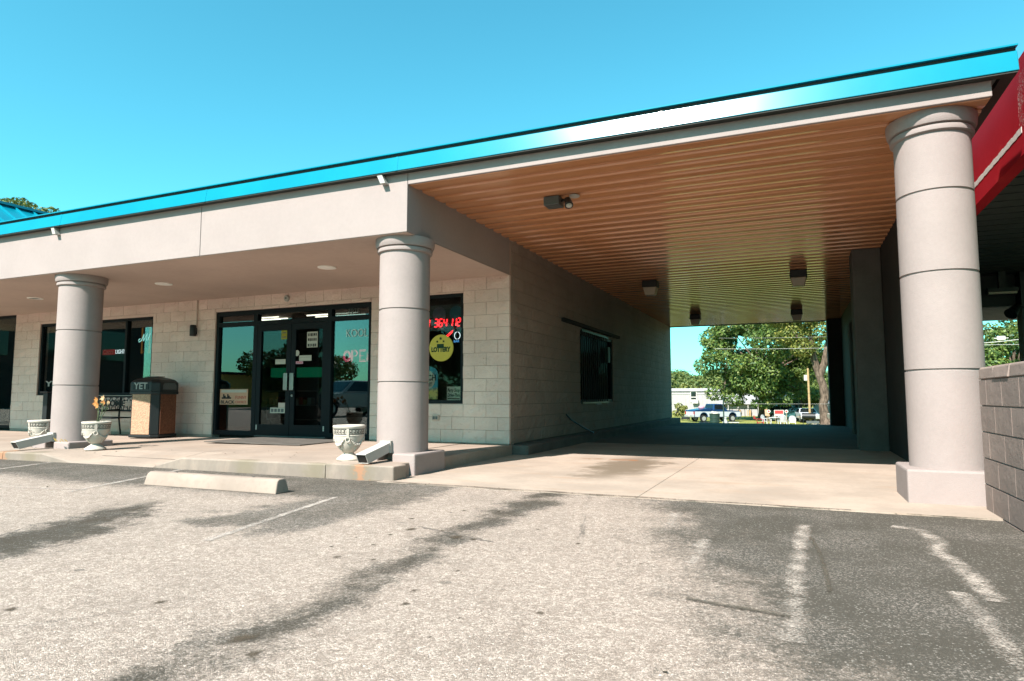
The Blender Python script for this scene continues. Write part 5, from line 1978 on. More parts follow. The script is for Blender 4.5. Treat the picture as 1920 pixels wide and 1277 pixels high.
def tree(name, label, loc, rx, rz, cz, nb, nl, size, seed, m, trunk=0.3, lo=0.9, hi=1.9, group=None, cat='tree', lean=(0, 0), extra=()):
    t_ = thing(name, label, cat, (0, 0, 0), group)
    cl = blobs(seed, nb, rx, rz, cz, lo, hi) + list(extra)
    obj('crown', leaf_mesh('crown', leaves(cl, nl, size, seed), m), None, t_)
    if trunk:
        b_ = MB()
        r_ = random.Random(seed)
        top = Vector((lean[0], lean[1], cz + 0.2 * rz))
        pts = [Vector((0, 0, -0.3)), Vector((0, 0, 0.15)), Vector((lean[0] * 0.2, lean[1] * 0.2, 0.9)), Vector((lean[0] * 0.55 + 0.06, lean[1] * 0.5, cz * 0.55)), top]
        b_.tube(pts, [trunk * 1.7, trunk * 1.3, trunk, trunk * 0.85, trunk * 0.3], 12)
        for c in cl[::2]:
            s0 = pts[3].lerp(top, r_.uniform(0, 0.8))
            e = Vector(c[:3])
            b_.tube([s0, s0.lerp(e, 0.5) + Vector((0, 0, 0.25)), e], [trunk * 0.42, trunk * 0.24, trunk * 0.08], 7)
        obj('trunk', b_, 'bark', t_, smooth=True, sharp=80)
    t_.location = loc
    return t_


def gp(u, depth_y):
    """the ground point seen in direction u at world y = depth_y"""
    p = at(u, 743, Y=depth_y)
    return Vector((p.x, depth_y, ground_z(p.x, depth_y)))


p = gp(1428, 76)
tree('maple_tree', 'big full green maple behind the parked cars, seen through the drive', p, 5.6, 5.1, 6.6, 66, 46000, 0.165, 11, 'leaf', 0.36, 0.9, 2.0,
     extra=((-4.6, -1, 2.9, 1.3, 0.8), (-2.6, -2, 2.2, 1.2, 0.7), (0.2, -2.5, 1.9, 1.3, 0.7), (2.4, -2, 2.3, 1.3, 0.8), (4.4, -1, 3.0, 1.2, 0.9)))
p = gp(1545, 66)
big = thing('shade_tree', 'thick twisted grey trunk tree with yellowing leaves at the right of the drive opening', 'tree', (0, 0, 0))
cl = [(-2.5, 0.5, 8.4, 1.7, 1.2), (-1.2, 0, 10.2, 1.9, 1.4), (0.8, 0, 11.0, 2.0, 1.5), (2.4, 0, 8.9, 1.8, 1.3), (-3.6, 0, 10.2, 1.5, 1.2), (-1.6, -0.5, 7.0, 1.1, 0.9), (3.6, 0, 7, 1.6, 1.2), (0, 0, 8.6, 1.4, 1.0), (5, 0, 9, 2, 1.5)]
obj('crown', leaf_mesh('crown', leaves(cl, 13000, 0.15, 21), 'leaf_y'), None, big)
b = MB()
b.tube([(0.25, 0, -0.4), (0.15, 0, 0.1), (0.0, 0, 0.7), (-0.12, 0, 1.8), (0.10, 0, 2.6), (-0.05, 0.1, 3.6), (-0.45, 0.1, 5.0), (-0.8, 0, 6.4)], [0.85, 0.60, 0.44, 0.36, 0.41, 0.35, 0.32, 0.27], 14)
b.tube([(-0.3, 0.1, 4.4), (0.15, 0, 5.6), (0.5, 0, 7.4), (0.9, 0, 9.6)], [0.36, 0.32, 0.26, 0.16], 10)
b.tube([(-0.75, 0, 6.2), (-1.6, 0, 7.6), (-2.4, 0, 8.6)], [0.26, 0.18, 0.08], 8)
b.tube([(-0.75, 0, 6.2), (-0.9, 0, 8.2), (-1.2, 0, 10)], [0.28, 0.18, 0.08], 8)
obj('trunk', b, 'bark', big, smooth=True, sharp=80)
big.location = p
p = gp(1500, 84)
tree('yellow_tree', 'yellow-green tree behind the utility pole', p, 3.6, 3.4, 5.0, 20, 12000, 0.16, 31, 'leaf_y', 0.2, 0.8, 1.5)
p = gp(1352, 92)
tree('tall_thin_tree', 'sparse pale branches showing left of the big maple against the sky', p, 2.2, 2.2, 10.6, 12, 1100, 0.20, 35, 'leaf_b', 0.16, 0.5, 0.9, lean=(1.2, 0))
GT = 'trees seen through the gap at the right edge'
for i, (u, dy, rx, rz, cz, lab, m) in enumerate(((1872, 62, 3.2, 3.4, 3.8, 'mid green tree in the gap beside the right column', 'leaf'), (1905, 70, 3.4, 4.6, 5.6, 'taller tree behind the dark post at the right edge', 'leaf_d'), (1838, 74, 3.2, 3.6, 4.8, 'tree mostly hidden behind the right column', 'leaf_d'))):
    tree('broadleaf_tree', lab, gp(u, dy), rx, rz, cz, 22, 12000, 0.14, 50 + i, m, 0.22, 0.8, 1.5, GT)
tree('broadleaf_tree', 'tree top just showing over the blue roof at the far left', (at(48, 399, Y=30).x, 30, -0.3), 2.2, 1.1, at(48, 405, Y=30).z + 0.3, 14, 1500, 0.16, 61, 'leaf_d', 0.25, 0.5, 0.9)
# wooded hill
cl = []
r2 = random.Random(77)
for k in range(150):
    dist = r2.uniform(185, 300)
    a = R(r2.uniform(-24, 14))
    x, yy = dist * math.sin(a), dist * math.cos(a)
    gz = ground_z(x, yy)
    s_ = r2.uniform(3.6, 6.4)
    cl.append((x, yy, gz + s_ * 0.55, s_, s_ * 0.95))
    cl.append((x + r2.uniform(-3, 3), yy - 1, gz + s_ * 0.3 + 1.5, s_ * 0.7, s_ * 0.8))
o = obj('wooded_hill', leaf_mesh('wooded_hill', leaves(cl, 110000, 0.5, 5), 'leaf_d'), None)
tag(o, 'far wooded hill of mixed green trees beyond the houses', 'woodland', kind='stuff')
for i, (u, dy, s_) in enumerate(((1290, 118, 2.4), (1268, 124, 2.8), (1318, 126, 2.0))):
    q = gp(u, dy)
    tree('bush', ['pale yellow-green bush above the white trailer roof', 'round bush behind the left end of the trailer', 'low bush behind the trailer, nearest the maple'][i], q, s_, s_ * 0.7, s_ * 0.9, 9, 1500, 0.3, 80 + i, 'leaf_b', 0.1, 0.9, 1.4, 'bushes behind the trailer', 'bush')
q = gp(1272, 86)
tree('weed_clump', 'tall weeds growing by the trailer wall', q, 1.1, 0.7, 0.7, 8, 700, 0.16, 90, 'leaf_b', 0, 0.35, 0.6, None, 'weeds')

# ------------------------------------------------------------------ the yard beyond: homes, vehicles, chairs


def px_m(dy, u=1400):
    """pixels per metre at world depth dy, seen in direction u"""
    p_ = at(u, 743, Y=dy)
    return F_PX / (p_ - CAM).dot(FW)


# mobile home
q0, q1 = gp(1225, 100), gp(1352, 100)
t = thing('mobile_home', 'long white mobile home with a window and an air conditioner', 'house', (q0.x, 100, q0.z))
gz = q0.z
H = 3.35
b = MB()
b.prism([(100, gz - 0.3), (104, gz - 0.3), (104, gz + H), (100, gz + H)], q0.x, q1.x, 'x')
obj('wall', b, 'siding', t)
b = MB()
b.prism([(99.8, gz + H + 0.005), (104.2, gz + H + 0.005), (102, gz + H + 0.45)], q0.x - 0.1, q1.x + 0.2, 'x')
obj('roof', b, 'sroof', t)
b = MB()
b.box(q0.x - 0.05, q1.x + 0.05, 99.93, 99.995, gz + H - 0.42, gz + H - 0.34)
obj('trim_band', b, 'shade', t)
k = 0
x = q0.x + 0.4
while x < q1.x - 0.2:
    b = MB()
    b.box(x, x + 0.03, 99.97, 99.997, gz, gz + H - 0.45)
    obj('siding_rib', b, 'trim', t)
    x += 0.62
wc = at(1300.5, 742, Y=100)
b = MB()
b.box(wc.x - 0.48, wc.x + 0.48, 99.90, 99.996, wc.z - 1.0, wc.z + 0.72)
wo_ = obj('window', b, 'white', t)
b = MB()
b.box(wc.x - 0.36, wc.x + 0.36, 99.88, 99.898, wc.z - 0.12, wc.z + 0.60)
obj('glass_pane', b, 'carglass', wo_)
b = MB()
b.box(wc.x - 0.36, wc.x + 0.36, 99.88, 99.898, wc.z - 0.55, wc.z - 0.28)
obj('glass_pane', b, 'carglass', wo_)
ac = at(1304, 754, Y=100)
b = MB()
b.box(ac.x - 0.4, ac.x + 0.45, 99.4, 99.89, ac.z - 0.2, ac.z + 0.28)
obj('air_conditioner', b, 'shade', t)
# second home under the maple
q0, q1 = gp(1350, 92), gp(1424, 92)
gz = q0.z
t = thing('white_shed', 'low white shed with sloping tarp roof under the maple', 'shed', (q0.x, 92, gz))
b = MB()
b.box(q0.x, q1.x, 92.3, 95, gz - 0.2, gz + 1.7)
obj('wall', b, 'siding', t)
b = MB()
b.prism([(91.6, gz + 1.55), (95.2, gz + 2.9), (95.2, gz + 3.0), (91.6, gz + 1.65)], q0.x - 0.3, q1.x + 0.3, 'x')
obj('roof', b, 'tarp', t)
for f in (0.2, 0.45, 0.7, 0.95):
    b = MB()
    xx = q0.x + (q1.x - q0.x) * f
    b.box(xx, xx + 0.1, 91.7, 91.8, gz - 0.2, gz + 1.6)
    obj('post', b, 'trim', t)
for f in (0.42, 0.68):
    b = MB()
    xx = q0.x + (q1.x - q0.x) * f
    b.box(xx, xx + 0.5, 91.9, 92.28, gz, gz + 0.8)
    tag(obj('wooden_crate', b, 'wood'), 'tan wooden crate against the white shed, ' + ('left' if f < 0.5 else 'right') + ' of the two', 'crate', 'crates by the white shed')
# carport
q0, q1 = gp(1452, 88), gp(1502, 88)
gz = q0.z
t = thing('carport', 'white flat-roofed carport behind the teal wagon', 'carport', (q0.x, 88, gz))
b = MB()
b.prism([(87.8, gz + 2.25), (92, gz + 2.7), (92, gz + 2.85), (87.8, gz + 2.5)], q0.x - 0.2, q1.x + 0.25, 'x')
obj('roof', b, 'sroof', t)
b = MB()
b.box(q0.x, q1.x, 91.7, 91.9, gz - 0.2, gz + 2.6)
obj('back_wall', b, 'darkwall', t)
for x in (q0.x, q1.x - 0.35):
    b = MB()
    b.box(x, x + 0.35, 88, 88.3, gz - 0.2, gz + 2.24)
    obj('post', b, 'siding', t)
q0 = gp(1538, 90)
t = thing('white_shed', 'small white shed behind the thick tree trunk', 'shed', q0)
b = MB()
b.box(q0.x - 0.8, q0.x + 2.2, 90, 92.5, q0.z - 0.2, q0.z + 1.7)
obj('wall', b, 'siding', t)
b = MB()
b.prism([(89.8, q0.z + 1.71), (92.7, q0.z + 1.71), (91.25, q0.z + 2.2)], q0.x - 0.9, q0.x + 2.3, 'x')
obj('roof', b, 'sroof', t)


def wheel(x, y_, r_=0.36, w_=0.24):
    b_ = MB()
    b_.lathe([(r_ * 0.62, -w_ / 2), (r_ * 0.95, -w_ / 2), (r_, -w_ / 2 + 0.03), (r_, w_ / 2 - 0.03), (r_ * 0.95, w_ / 2), (r_ * 0.62, w_ / 2)], 20, cap=False)
    mt_ = Matrix.Translation((x, y_, r_)) @ Matrix.Rotation(R(90), 4, 'X')
    b_.v = [tuple(mt_ @ Vector(v)) for v in b_.v]
    c_ = MB()
    c_.lathe([(r_ * 0.64, -w_ / 2 + 0.01), (r_ * 0.5, -w_ / 2 + 0.03), (r_ * 0.16, -w_ / 2 - 0.0), (r_ * 0.16, w_ / 2), (r_ * 0.5, w_ / 2 - 0.03), (r_ * 0.64, w_ / 2 - 0.01)], 16)
    c_.v = [tuple(mt_ @ Vector(v)) for v in c_.v]
    return b_, c_


def arch(cx, r_, z0, n=8):
    return [(cx - r_ * math.cos(math.pi * i / n), max(z0, r_ * 0.86 * 1.0 + (-0.0) + 0) if False else z0 + r_ * math.sin(math.pi * i / n)) for i in range(n + 1)]


def vehicle(name, label, loc, rz, L, W, zb, zt_, axles, hood, cab, roof, zroof, body, lower=None, tailx=None, bed=None, cat='car'):
    """x runs forward. body side profile with wheel arches, tapered cab with glass, wheels, lamps, bumpers"""
    t_ = thing(name, label, cat)
    h = L / 2

    def prt(nm, b_, m, p_=t_, **kw):
        o_ = obj(nm, b_, m, p_, **kw)
        return o_
    prof = [(-h, zb)]
    for ax in axles:
        prof += arch(ax, 0.44, zb)
    prof += [(h, zb), (h, zb + 0.35), (h - 0.08, hood - 0.08), (h - 0.25, hood), (cab[1], zt_)]
    if bed:
        prof += [(bed, zt_), (bed, zt_ - 0.02)]
    prof += [(-h + 0.05, zt_), (-h, zt_ - 0.1)]
    if bed:
        low = [(x_, min(z_, 0.72 if bed and x_ < bed + 0.01 and z_ > zb + 0.5 else z_)) for x_, z_ in prof]
        prof = [q_ for q_ in prof]
    bm_ = MB()
    bm_.prism(prof, -W / 2, W / 2, 'y')
    prt('body', bm_, body, bevel=0.05)
    if lower:
        s_ = MB()
        for sy in (-1, 1):
            pr_ = [(-h + 0.02, zb + 0.05)] + arch(axles[0], 0.47, zb + 0.05) + arch(axles[1], 0.47, zb + 0.05) + [(h - 0.06, zb + 0.05), (h - 0.06, zt_ - 0.16), (-h + 0.02, zt_ - 0.11)]
            s_.prism(pr_, sy * (W / 2 + 0.002), sy * (W / 2 + 0.012), 'y')
        s_.box(-h - 0.012, -h - 0.001, -W / 2 + 0.08, W / 2 - 0.08, zb + 0.08, zt_ - 0.14)
        prt('side_panel', s_, lower)
    # cab
    cb = MB()
    wi = W / 2 - 0.03
    wr = W / 2 - 0.20
    cb.add([(cab[0], -wi, zt_), (cab[1], -wi, zt_), (cab[1], wi, zt_), (cab[0], wi, zt_), (roof[0], -wr, zroof), (roof[1], -wr, zroof), (roof[1], wr, zroof), (roof[0], wr, zroof)],
           [(0, 3, 2, 1), (4, 5, 6, 7), (0, 1, 5, 4), (1, 2, 6, 5), (2, 3, 7, 6), (3, 0, 4, 7)])
    cbo = prt('cab', cb, body, bevel=0.05)

    def lerp(a_, c_, f_):
        return tuple(a_[i] + (c_[i] - a_[i]) * f_ for i in range(3))

    def inset(p4, f0, f1, g0, g1, out):
        a_, b__, c_, d_ = [Vector(q_) for q_ in p4]      # bottom-left, bottom-right, top-right, top-left
        def pt(u_, v_):
            return a_.lerp(b__, u_).lerp(d_.lerp(c_, u_), v_)
        n_ = (b__ - a_).cross(d_ - a_).normalized() * out
        qs = [pt(f0, g0), pt(f1, g0), pt(f1, g1), pt(f0, g1)]
        return [tuple(q_ + n_) for q_ in qs] + [tuple(q_ - n_ * 0.8) for q_ in qs]
    V = cb.v
    wf = [(0, 1, 2, 3), (7, 6, 5, 4), (0, 4, 5, 1), (1, 5, 6, 2), (2, 6, 7, 3), (3, 7, 4, 0)]
    for quad4, cuts_ in (((V[0], V[1], V[5], V[4]), ((0.06, 0.46), (0.5, 0.94)) if cab[1] - cab[0] > 1.9 else ((0.12, 0.9),)), ((V[2], V[3], V[7], V[6]), ((0.06, 0.5), (0.54, 0.94)) if cab[1] - cab[0] > 1.9 else ((0.1, 0.88),)),
                         ((V[1], V[2], V[6], V[5]), ((0.06, 0.94),)), ((V[3], V[0], V[4], V[7]), ((0.08, 0.92),))):
        for f0, f1 in cuts_:
            g_ = MB()
            g_.add(inset(quad4, f0, f1, 0.12, 0.88, 0.012), wf)
            obj('window', g_, 'carglass', cbo)
    for ax in axles:
        for sy in (-1, 1):
            a_, c_ = wheel(ax, sy * (W / 2 - 0.12))
            wo2 = prt('wheel', a_, 'tyre', smooth=True)
            obj('rim', c_, 'rim', wo2, smooth=True)
    for sy in (-1, 1):
        b_ = MB()
        b_.box(-h - 0.02, -h + 0.06, min(sy * W / 2 * 0.98, sy * (W / 2 - 0.22)), max(sy * W / 2 * 0.98, sy * (W / 2 - 0.22)) + 0.03 * (sy > 0), zt_ - 0.42, zt_ - 0.12)
        prt('tail_light', b_, 'tail')
        b_ = MB()
        y0_, y1_ = sorted((sy * (W / 2 - 0.08), sy * (W / 2 - 0.42)))
        b_.box(h - 0.06, h + 0.015, y0_, y1_, hood - 0.32, hood - 0.14)
        prt('headlight', b_, 'rim')
    for x0, x1 in ((-h - 0.13, -h - 0.015), (h - 0.01, h + 0.10)):
        b_ = MB()
        b_.box(x0, x1, -W / 2 + 0.04, W / 2 - 0.04, zb + 0.02, zb + 0.22)
        prt('bumper', b_, 'rim', bevel=0.02)
    b_ = MB()
    b_.box(-h - 0.145, -h - 0.132, -0.16, 0.16, zb + 0.08, zb + 0.2)
    prt('licence_plate', b_, 'white')
    t_.location = loc
    t_.rotation_euler = (0, 0, rz)
    return t_


TY = 70.5
q = gp(1336, TY)
tr = vehicle('pickup_truck', 'blue and silver pickup truck parked on the grass beside the trailer', q, R(38), 5.3, 1.9, 0.48, 1.18, (-1.62, 1.68), 1.12, (-0.55, 1.15), (-0.35, 0.55), 1.82, 'c_blue', 'c_silver', bed=-0.6, cat='pickup truck')
b = MB()
b.prism([(-2.5, 1.185), (-0.6, 1.185), (-0.6, 1.42), (-1.4, 1.36), (-2.3, 1.22)], -0.8, 0.8, 'y')
o = obj('bed_tarp', b, 'c_blue', None, bevel=0.04)
o.parent = tr
o = tag(obj('cargo_bundle', MB().ball((0, 0, 0), 0.32, 0.3, 0.22), 'pink', None, Matrix.Rotation(R(38), 4, 'Z') @ Vector((-1.2, 0.2, 0)) + q + Vector((0, 0, 1.45)), smooth=True), 'faded red bundle lying on the pickup bed cover', 'bundle')
q = gp(1481, 75)
vehicle('station_wagon', 'teal station wagon parked behind the white chairs', q, R(-12), 4.9, 1.85, 0.42, 1.02, (-1.45, 1.5), 1.0, (-2.3, 1.05), (-2.0, 0.3), 1.62, 'c_teal')
q = gp(1512, 72.5)
vehicle('sedan_car', 'silver sedan parked nose to the right behind the grill', q, R(-82), 4.5, 1.8, 0.38, 0.95, (-1.35, 1.4), 0.92, (-1.6, 0.8), (-1.1, 0.15), 1.4, 'c_silver')


# plastic chairs
def make_chair(name, label, m, group=None, cat='chair', tilt=0.0, low=False):
    t_ = thing(name, label, cat, (0, 0, 0), group)
    sz = 0.42 if not low else 0.36
    b_ = MB()
    b_.add([(-0.25, -0.24, sz), (0.25, -0.24, sz), (0.22, 0.22, sz - 0.04 - tilt * 0.1), (-0.22, 0.22, sz - 0.04 - tilt * 0.1), (-0.25, -0.24, sz - 0.03), (0.25, -0.24, sz - 0.03), (0.22, 0.22, sz - 0.07 - tilt * 0.1), (-0.22, 0.22, sz - 0.07 - tilt * 0.1)],
           [(0, 1, 2, 3), (7, 6, 5, 4), (0, 4, 5, 1), (1, 5, 6, 2), (2, 6, 7, 3), (3, 7, 4, 0)])
    obj('seat', b_, m, t_)
    b_ = MB()
    for k_ in range(7):
        f = (k_ - 3) / 3
        top = sz + 0.52 - 0.12 * f * f
        b_.bar((0.18 * f, 0.22, sz - 0.05), (0.24 * f, 0.34 + tilt * 0.2, top), 0.05, 0.018, (0, 1, 0))
    b_.tube([(0.26 * math.sin(R(a)), 0.34 + tilt * 0.2, sz + 0.30 + 0.24 * math.cos(R(a))) for a in range(-110, 111, 20)], 0.022, 6)
    obj('backrest', b_, m, t_)
    for sx in (-1, 1):
        for sy in (-1, 1):
            b_ = MB()
            b_.bar((sx * 0.24, sy * 0.22, sz - 0.02), (sx * 0.29, sy * 0.29, 0.0), 0.05, 0.04, (1, 0, 0))
            obj('leg', b_, m, t_)
        b_ = MB()
        b_.bar((sx * 0.27, -0.26, sz + 0.21), (sx * 0.27, 0.30, sz + 0.23), 0.06, 0.025)
        b_.bar((sx * 0.26, -0.24, sz - 0.02), (sx * 0.27, -0.24, sz + 0.21), 0.04, 0.04, (1, 0, 0))
        obj('armrest', b_, m, t_)
    return t_


GC = 'white plastic chairs round the yard table'
CY = 62.5
c0 = make_chair('plastic_chair', 'white plastic chair left of the white table, next to the red chair', 'chairwhite', GC)
c0.location = gp(1435, CY)
c0.rotation_euler = (0, 0, R(60))
dup(c0, gp(1461, CY + 0.6), R(200), 'white plastic chair just right of the white table, seen from behind')
dup(c0, gp(1468, CY - 0.4), R(175), 'white plastic chair with rounded back between table and grill')
c1 = make_chair('lawn_chair', 'low white lawn chair turned away, left of the grill', 'chairwhite', None, 'chair', 0.0, True)
c1.location = gp(1484, CY - 0.5)
c1.rotation_euler = (0, 0, R(0))
c2 = make_chair('red_chair', 'low red garden chair on the grass left of the white chairs', 'rednear', None, 'chair', 0.9, True)
c2.location = gp(1424, CY)
c2.rotation_euler = (0, 0, R(100))
t = thing('garden_table', 'white plastic table among the yard chairs', 'table')
obj('table_top', MB().lathe([(0.5, 0.68), (0.52, 0.69), (0.52, 0.72), (0.5, 0.73)], 24), 'chairwhite', t)
for k in range(4):
    a = R(45 + 90 * k)
    obj('leg', MB().bar((0.36 * math.cos(a), 0.36 * math.sin(a), 0.68), (0.44 * math.cos(a), 0.44 * math.sin(a), 0), 0.06, 0.05, (1, 0, 0)), 'chairwhite', t)
t.location = gp(1451, CY + 0.5)
t = thing('barrel_grill', 'black barrel grill standing on the grass at the right', 'grill')
b = MB()
b.prism([(0.32 * math.cos(R(a)), 0.85 + 0.28 * math.sin(R(a))) for a in range(0, 360, 24)], -0.55, 0.55, 'x')
obj('barrel', b, 'black', t, bevel=0.02)
for sx in (-0.45, 0.45):
    for sy in (-0.2, 0.2):
        obj('leg', MB().bar((sx, sy, 0.7), (sx * 1.05, sy * 1.4, 0), 0.04, 0.04, (1, 0, 0)), 'iron', t)
obj('side_shelf', MB().box(-0.95, -0.56, -0.25, 0.25, 0.78, 0.81), 'wood', t)
obj('chimney', MB().tube([(0.3, 0, 1.1), (0.3, 0, 1.45)], 0.05, 8), 'iron', t)
t.location = gp(1515, CY + 0.8)
t = thing('tool_cart', 'grey metal cart lying on the grass below the grill', 'cart')
obj('tray', MB().box(-0.5, 0.5, -0.3, 0.3, 0.3, 0.5), 'grey', t)
for sx in (-0.4, 0.4):
    w_, r_ = wheel(sx, -0.32, 0.15, 0.08)
    obj('wheel', w_, 'tyre', t)
obj('handle', MB().tube([(-0.5, 0, 0.45), (-0.8, 0, 0.7), (-0.8, 0.2, 0.7)], 0.02, 6), 'iron', t)
t.location = gp(1522, CY - 0.8)
t = thing('trash_barrel', 'dark green ribbed trash barrel on the grass in front of the pickup', 'trash barrel')
obj('drum', MB().lathe([(0.36, 0), (0.38, 0.04), (0.40, 0.3), (0.425, 0.33), (0.425, 0.36), (0.405, 0.38), (0.42, 0.66), (0.445, 0.69), (0.445, 0.73), (0.425, 0.75), (0.44, 1.0)], 20), 'binGreen', t, smooth=True)
obj('rim', MB().lathe([(0.44, 1.0), (0.47, 1.02), (0.47, 1.06), (0.42, 1.06)], 20), 'binGreen', t, smooth=True)
obj('rubbish', MB().ball((0.05, 0, 1.08), 0.3, 0.3, 0.18).ball((-0.15, -0.1, 1.15), 0.15, 0.15, 0.14), 'paper', t, smooth=True)
t.location = gp(1339, 60.5)
b = MB()
for k in range(6):
    b.ball((rng.uniform(-0.4, 0.4), rng.uniform(-0.2, 0.2), 0.15), 0.25, 0.22, 0.17, 8, 5)
tag(obj('rubbish_bag', b, 'black', None, gp(1321, 61), smooth=True), 'slumped black rubbish bag on the grass beside the trash barrel', 'rubbish bag')
t = thing('white_jug', 'white plastic jug standing on the grass right of the thin pole', 'jug')
obj('bottle', MB().lathe([(0.22, 0), (0.22, 0.3), (0.12, 0.5), (0.12, 0.62)], 16), 'chairwhite', t, smooth=True)
obj('lid', MB().lathe([(0.15, 0.62), (0.16, 0.63), (0.16, 0.70), (0.14, 0.71)], 16), 'chairwhite', t)
t.location = gp(1358.5, 62.5)
t = thing('low_bench', 'low white plank on short legs lying on the grass', 'bench')
obj('plank', MB().box(-0.55, 0.55, -0.15, 0.15, 0.2, 0.26), 'chairwhite', t)
for sx in (-0.4, 0, 0.4):
    obj('leg', MB().box(sx - 0.05, sx + 0.05, -0.1, 0.1, 0, 0.199), 'grey', t)
t.location = gp(1373, 63)
q = gp(1356, 59)
b = MB().tube([(q.x, q.y, q.z - 0.3), (q.x, q.y, q.z + 2.5)], 0.055, 8)
tag(obj('metal_post', b, 'binGreen'), 'thin dark metal post standing on the grass in front of the pickup', 'post')
q = gp(1275, 80)
t = thing('lawn_mower', 'dark push mower parked left of the pickup tailgate', 'lawn mower')
obj('deck', MB().box(-0.4, 0.4, -0.3, 0.3, 0.12, 0.35), 'black', t)
obj('engine', MB().lathe([(0.2, 0.35), (0.2, 0.55), (0.12, 0.6)], 12), 'grey', t)
for sx in (-0.35, 0.35):
    w_, r_ = wheel(sx, -0.33, 0.14, 0.08)
    obj('wheel', w_, 'tyre', t)
obj('handle', MB().tube([(-0.35, 0.2, 0.3), (-0.9, 0.2, 1.0), (-0.9, -0.2, 1.0), (-0.35, -0.2, 0.3)], 0.02, 6), 'iron', t)
t.location = gp(1285, 73)
# yard sign with two round targets on a line
t = thing('yard_sign', 'red and white rectangular sign propped before the teal wagon', 'sign')
b = MB()
b.box(-0.42, 0.42, -0.02, 0.02, 0.75, 1.33)
obj('board', b, 'white', t)
b = MB()
b.box(-0.36, 0.36, -0.032, -0.021, 0.98, 1.28)
obj('red_field', b, 'rednear', t)
for sx in (-0.3, 0.3):
    obj('leg', MB().box(sx - 0.025, sx + 0.025, -0.015, 0.025, 0, 0.749), 'wood', t)
t.location = gp(1459.5, 66)
for u, lab in ((1440.5, 'round red and white disc hung left of the yard sign'), (1473.5, 'round red and white disc hung right of the yard sign')):
    q = gp(u, 66)
    t = thing('hanging_disc', lab, 'disc', (q.x, q.y, q.z + 1.1), 'round discs beside the yard sign')
    obj('plate', MB().lathe([(0.16, 0), (0.16, 0.02)], 18), 'white', t, (q.x, q.y, q.z + 1.2), (R(90), 0, 0))
    obj('bullseye', MB().lathe([(0.08, 0), (0.08, 0.01)], 14), 'rednear', t, (q.x, q.y - 0.021, q.z + 1.2), (R(90), 0, 0))
    obj('stake', MB().box(q.x - 0.02, q.x + 0.02, q.y + 0.002, q.y + 0.03, q.z, q.z + 1.2), 'wood', t)
q = gp(1437, 67)
t = thing('orange_coat', 'orange cloth hanging on a post left of the yard sign', 'cloth', q)
b = MB()
b.add([(q.x - 0.2, q.y - 0.05, q.z + 1.35), (q.x + 0.15, q.y - 0.05, q.z + 1.3), (q.x + 0.26, q.y, q.z + 0.7), (q.x - 0.16, q.y - 0.1, q.z + 0.75), (q.x - 0.2, q.y + 0.1, q.z + 1.35), (q.x + 0.15, q.y + 0.1, q.z + 1.3), (q.x + 0.26, q.y + 0.15, q.z + 0.7), (q.x - 0.16, q.y + 0.1, q.z + 0.75)],
      [(0, 1, 2, 3), (7, 6, 5, 4), (0, 4, 5, 1), (1, 5, 6, 2), (2, 6, 7, 3), (3, 7, 4, 0)])
obj('cloth', b, 'poster', t, bevel=0.03)
obj('post', MB().box(q.x - 0.03, q.x + 0.03, q.y + 0.0, q.y + 0.06, q.z, q.z + 1.4), 'wood', t)

# utility pole and wires
q = gp(1517.5, 64)
t = thing('utility_pole', 'tan wooden utility pole with a white box, right of the cars', 'utility pole', q)
obj('pole', MB().tube([(q.x, q.y, q.z - 0.3), (q.x - 0.04, q.y, q.z + 5.1)], 0.105, 10, 0.085), 'wood', t, smooth=True)
obj('meter_box', MB().box(q.x - 0.38, q.x - 0.12, q.y - 0.12, q.y + 0.12, q.z + 4.0, q.z + 4.5), 'white', t)


def wire(ps, r_, lab, m='wire', sag=0.0, nm='power_line'):
    pts = []
    for i in range(21):
        f = i / 20
        pts.append(Vector(ps[0]).lerp(Vector(ps[1]), f) - Vector((0, 0, sag * 4 * f * (1 - f))))
    b_ = MB().tube(pts, r_, 6)
    tag(obj(nm, b_, m, smooth=True), lab, 'cable')


wire((at(1338, 654, Y=60), at(1680, 648, Y=60)), 0.013, 'lower bright cable crossing in front of the maple', sag=0.1)
wire((at(1348, 634, Y=60), at(1680, 626, Y=60)), 0.007, 'upper thin cable crossing in front of the maple', sag=0.1)
wire((at(1398, 757, Y=63.5), at(1640, 757, Y=63.5)), 0.008, 'low cable running from the yard to the utility pole', sag=0.02)
wire((at(1700, 645, Y=40), at(2000, 622, Y=40)), 0.02, 'cable with a white joint box seen in the gap at the right edge', sag=0.25)
wire((at(1700, 648, Y=44), at(2000, 645, Y=44)), 0.012, 'thin lower cable seen in the gap at the right edge', sag=0.0)
q = at(1877, 634, Y=40)
t = thing('cable_joint_box', 'small white box on the cable in the gap at the right edge', 'box', q)
obj('case', MB().box(q.x - 0.18, q.x + 0.18, 39.93, 40.07, q.z - 0.10, q.z + 0.10), 'white', t, bevel=0.02)
obj('clamp', MB().box(q.x - 0.3, q.x + 0.3, 39.97, 40.03, q.z - 0.02, q.z + 0.02), 'wire', t)
q = at(1907, 700, Y=40)
tag(obj('wooden_post', MB().tube([(q.x, 40, ground_z(q.x, 40) - 0.2), (q.x - 0.02, 40, 2.2)], 0.09, 8), 'wood', None), 'tan wooden post at the right edge behind the dark canopy post', 'post')
# fence by the shed
q0, q1 = gp(1372, 79), gp(1420, 79)
t = thing('wire_fence', 'low grey pipe fence in front of the white shed', 'fence', q0)
for k in range(5):
    x = q0.x + (q1.x - q0.x) * k / 4
    obj('fence_post', MB().tube([(x, 79, q0.z - 0.2), (x, 79, q0.z + 1.25)], 0.035, 6), 'grey', t)
obj('rail', MB().tube([(q0.x, 79, q0.z + 1.22), (q1.x, 79, q0.z + 1.22)], 0.025, 6), 'grey', t)
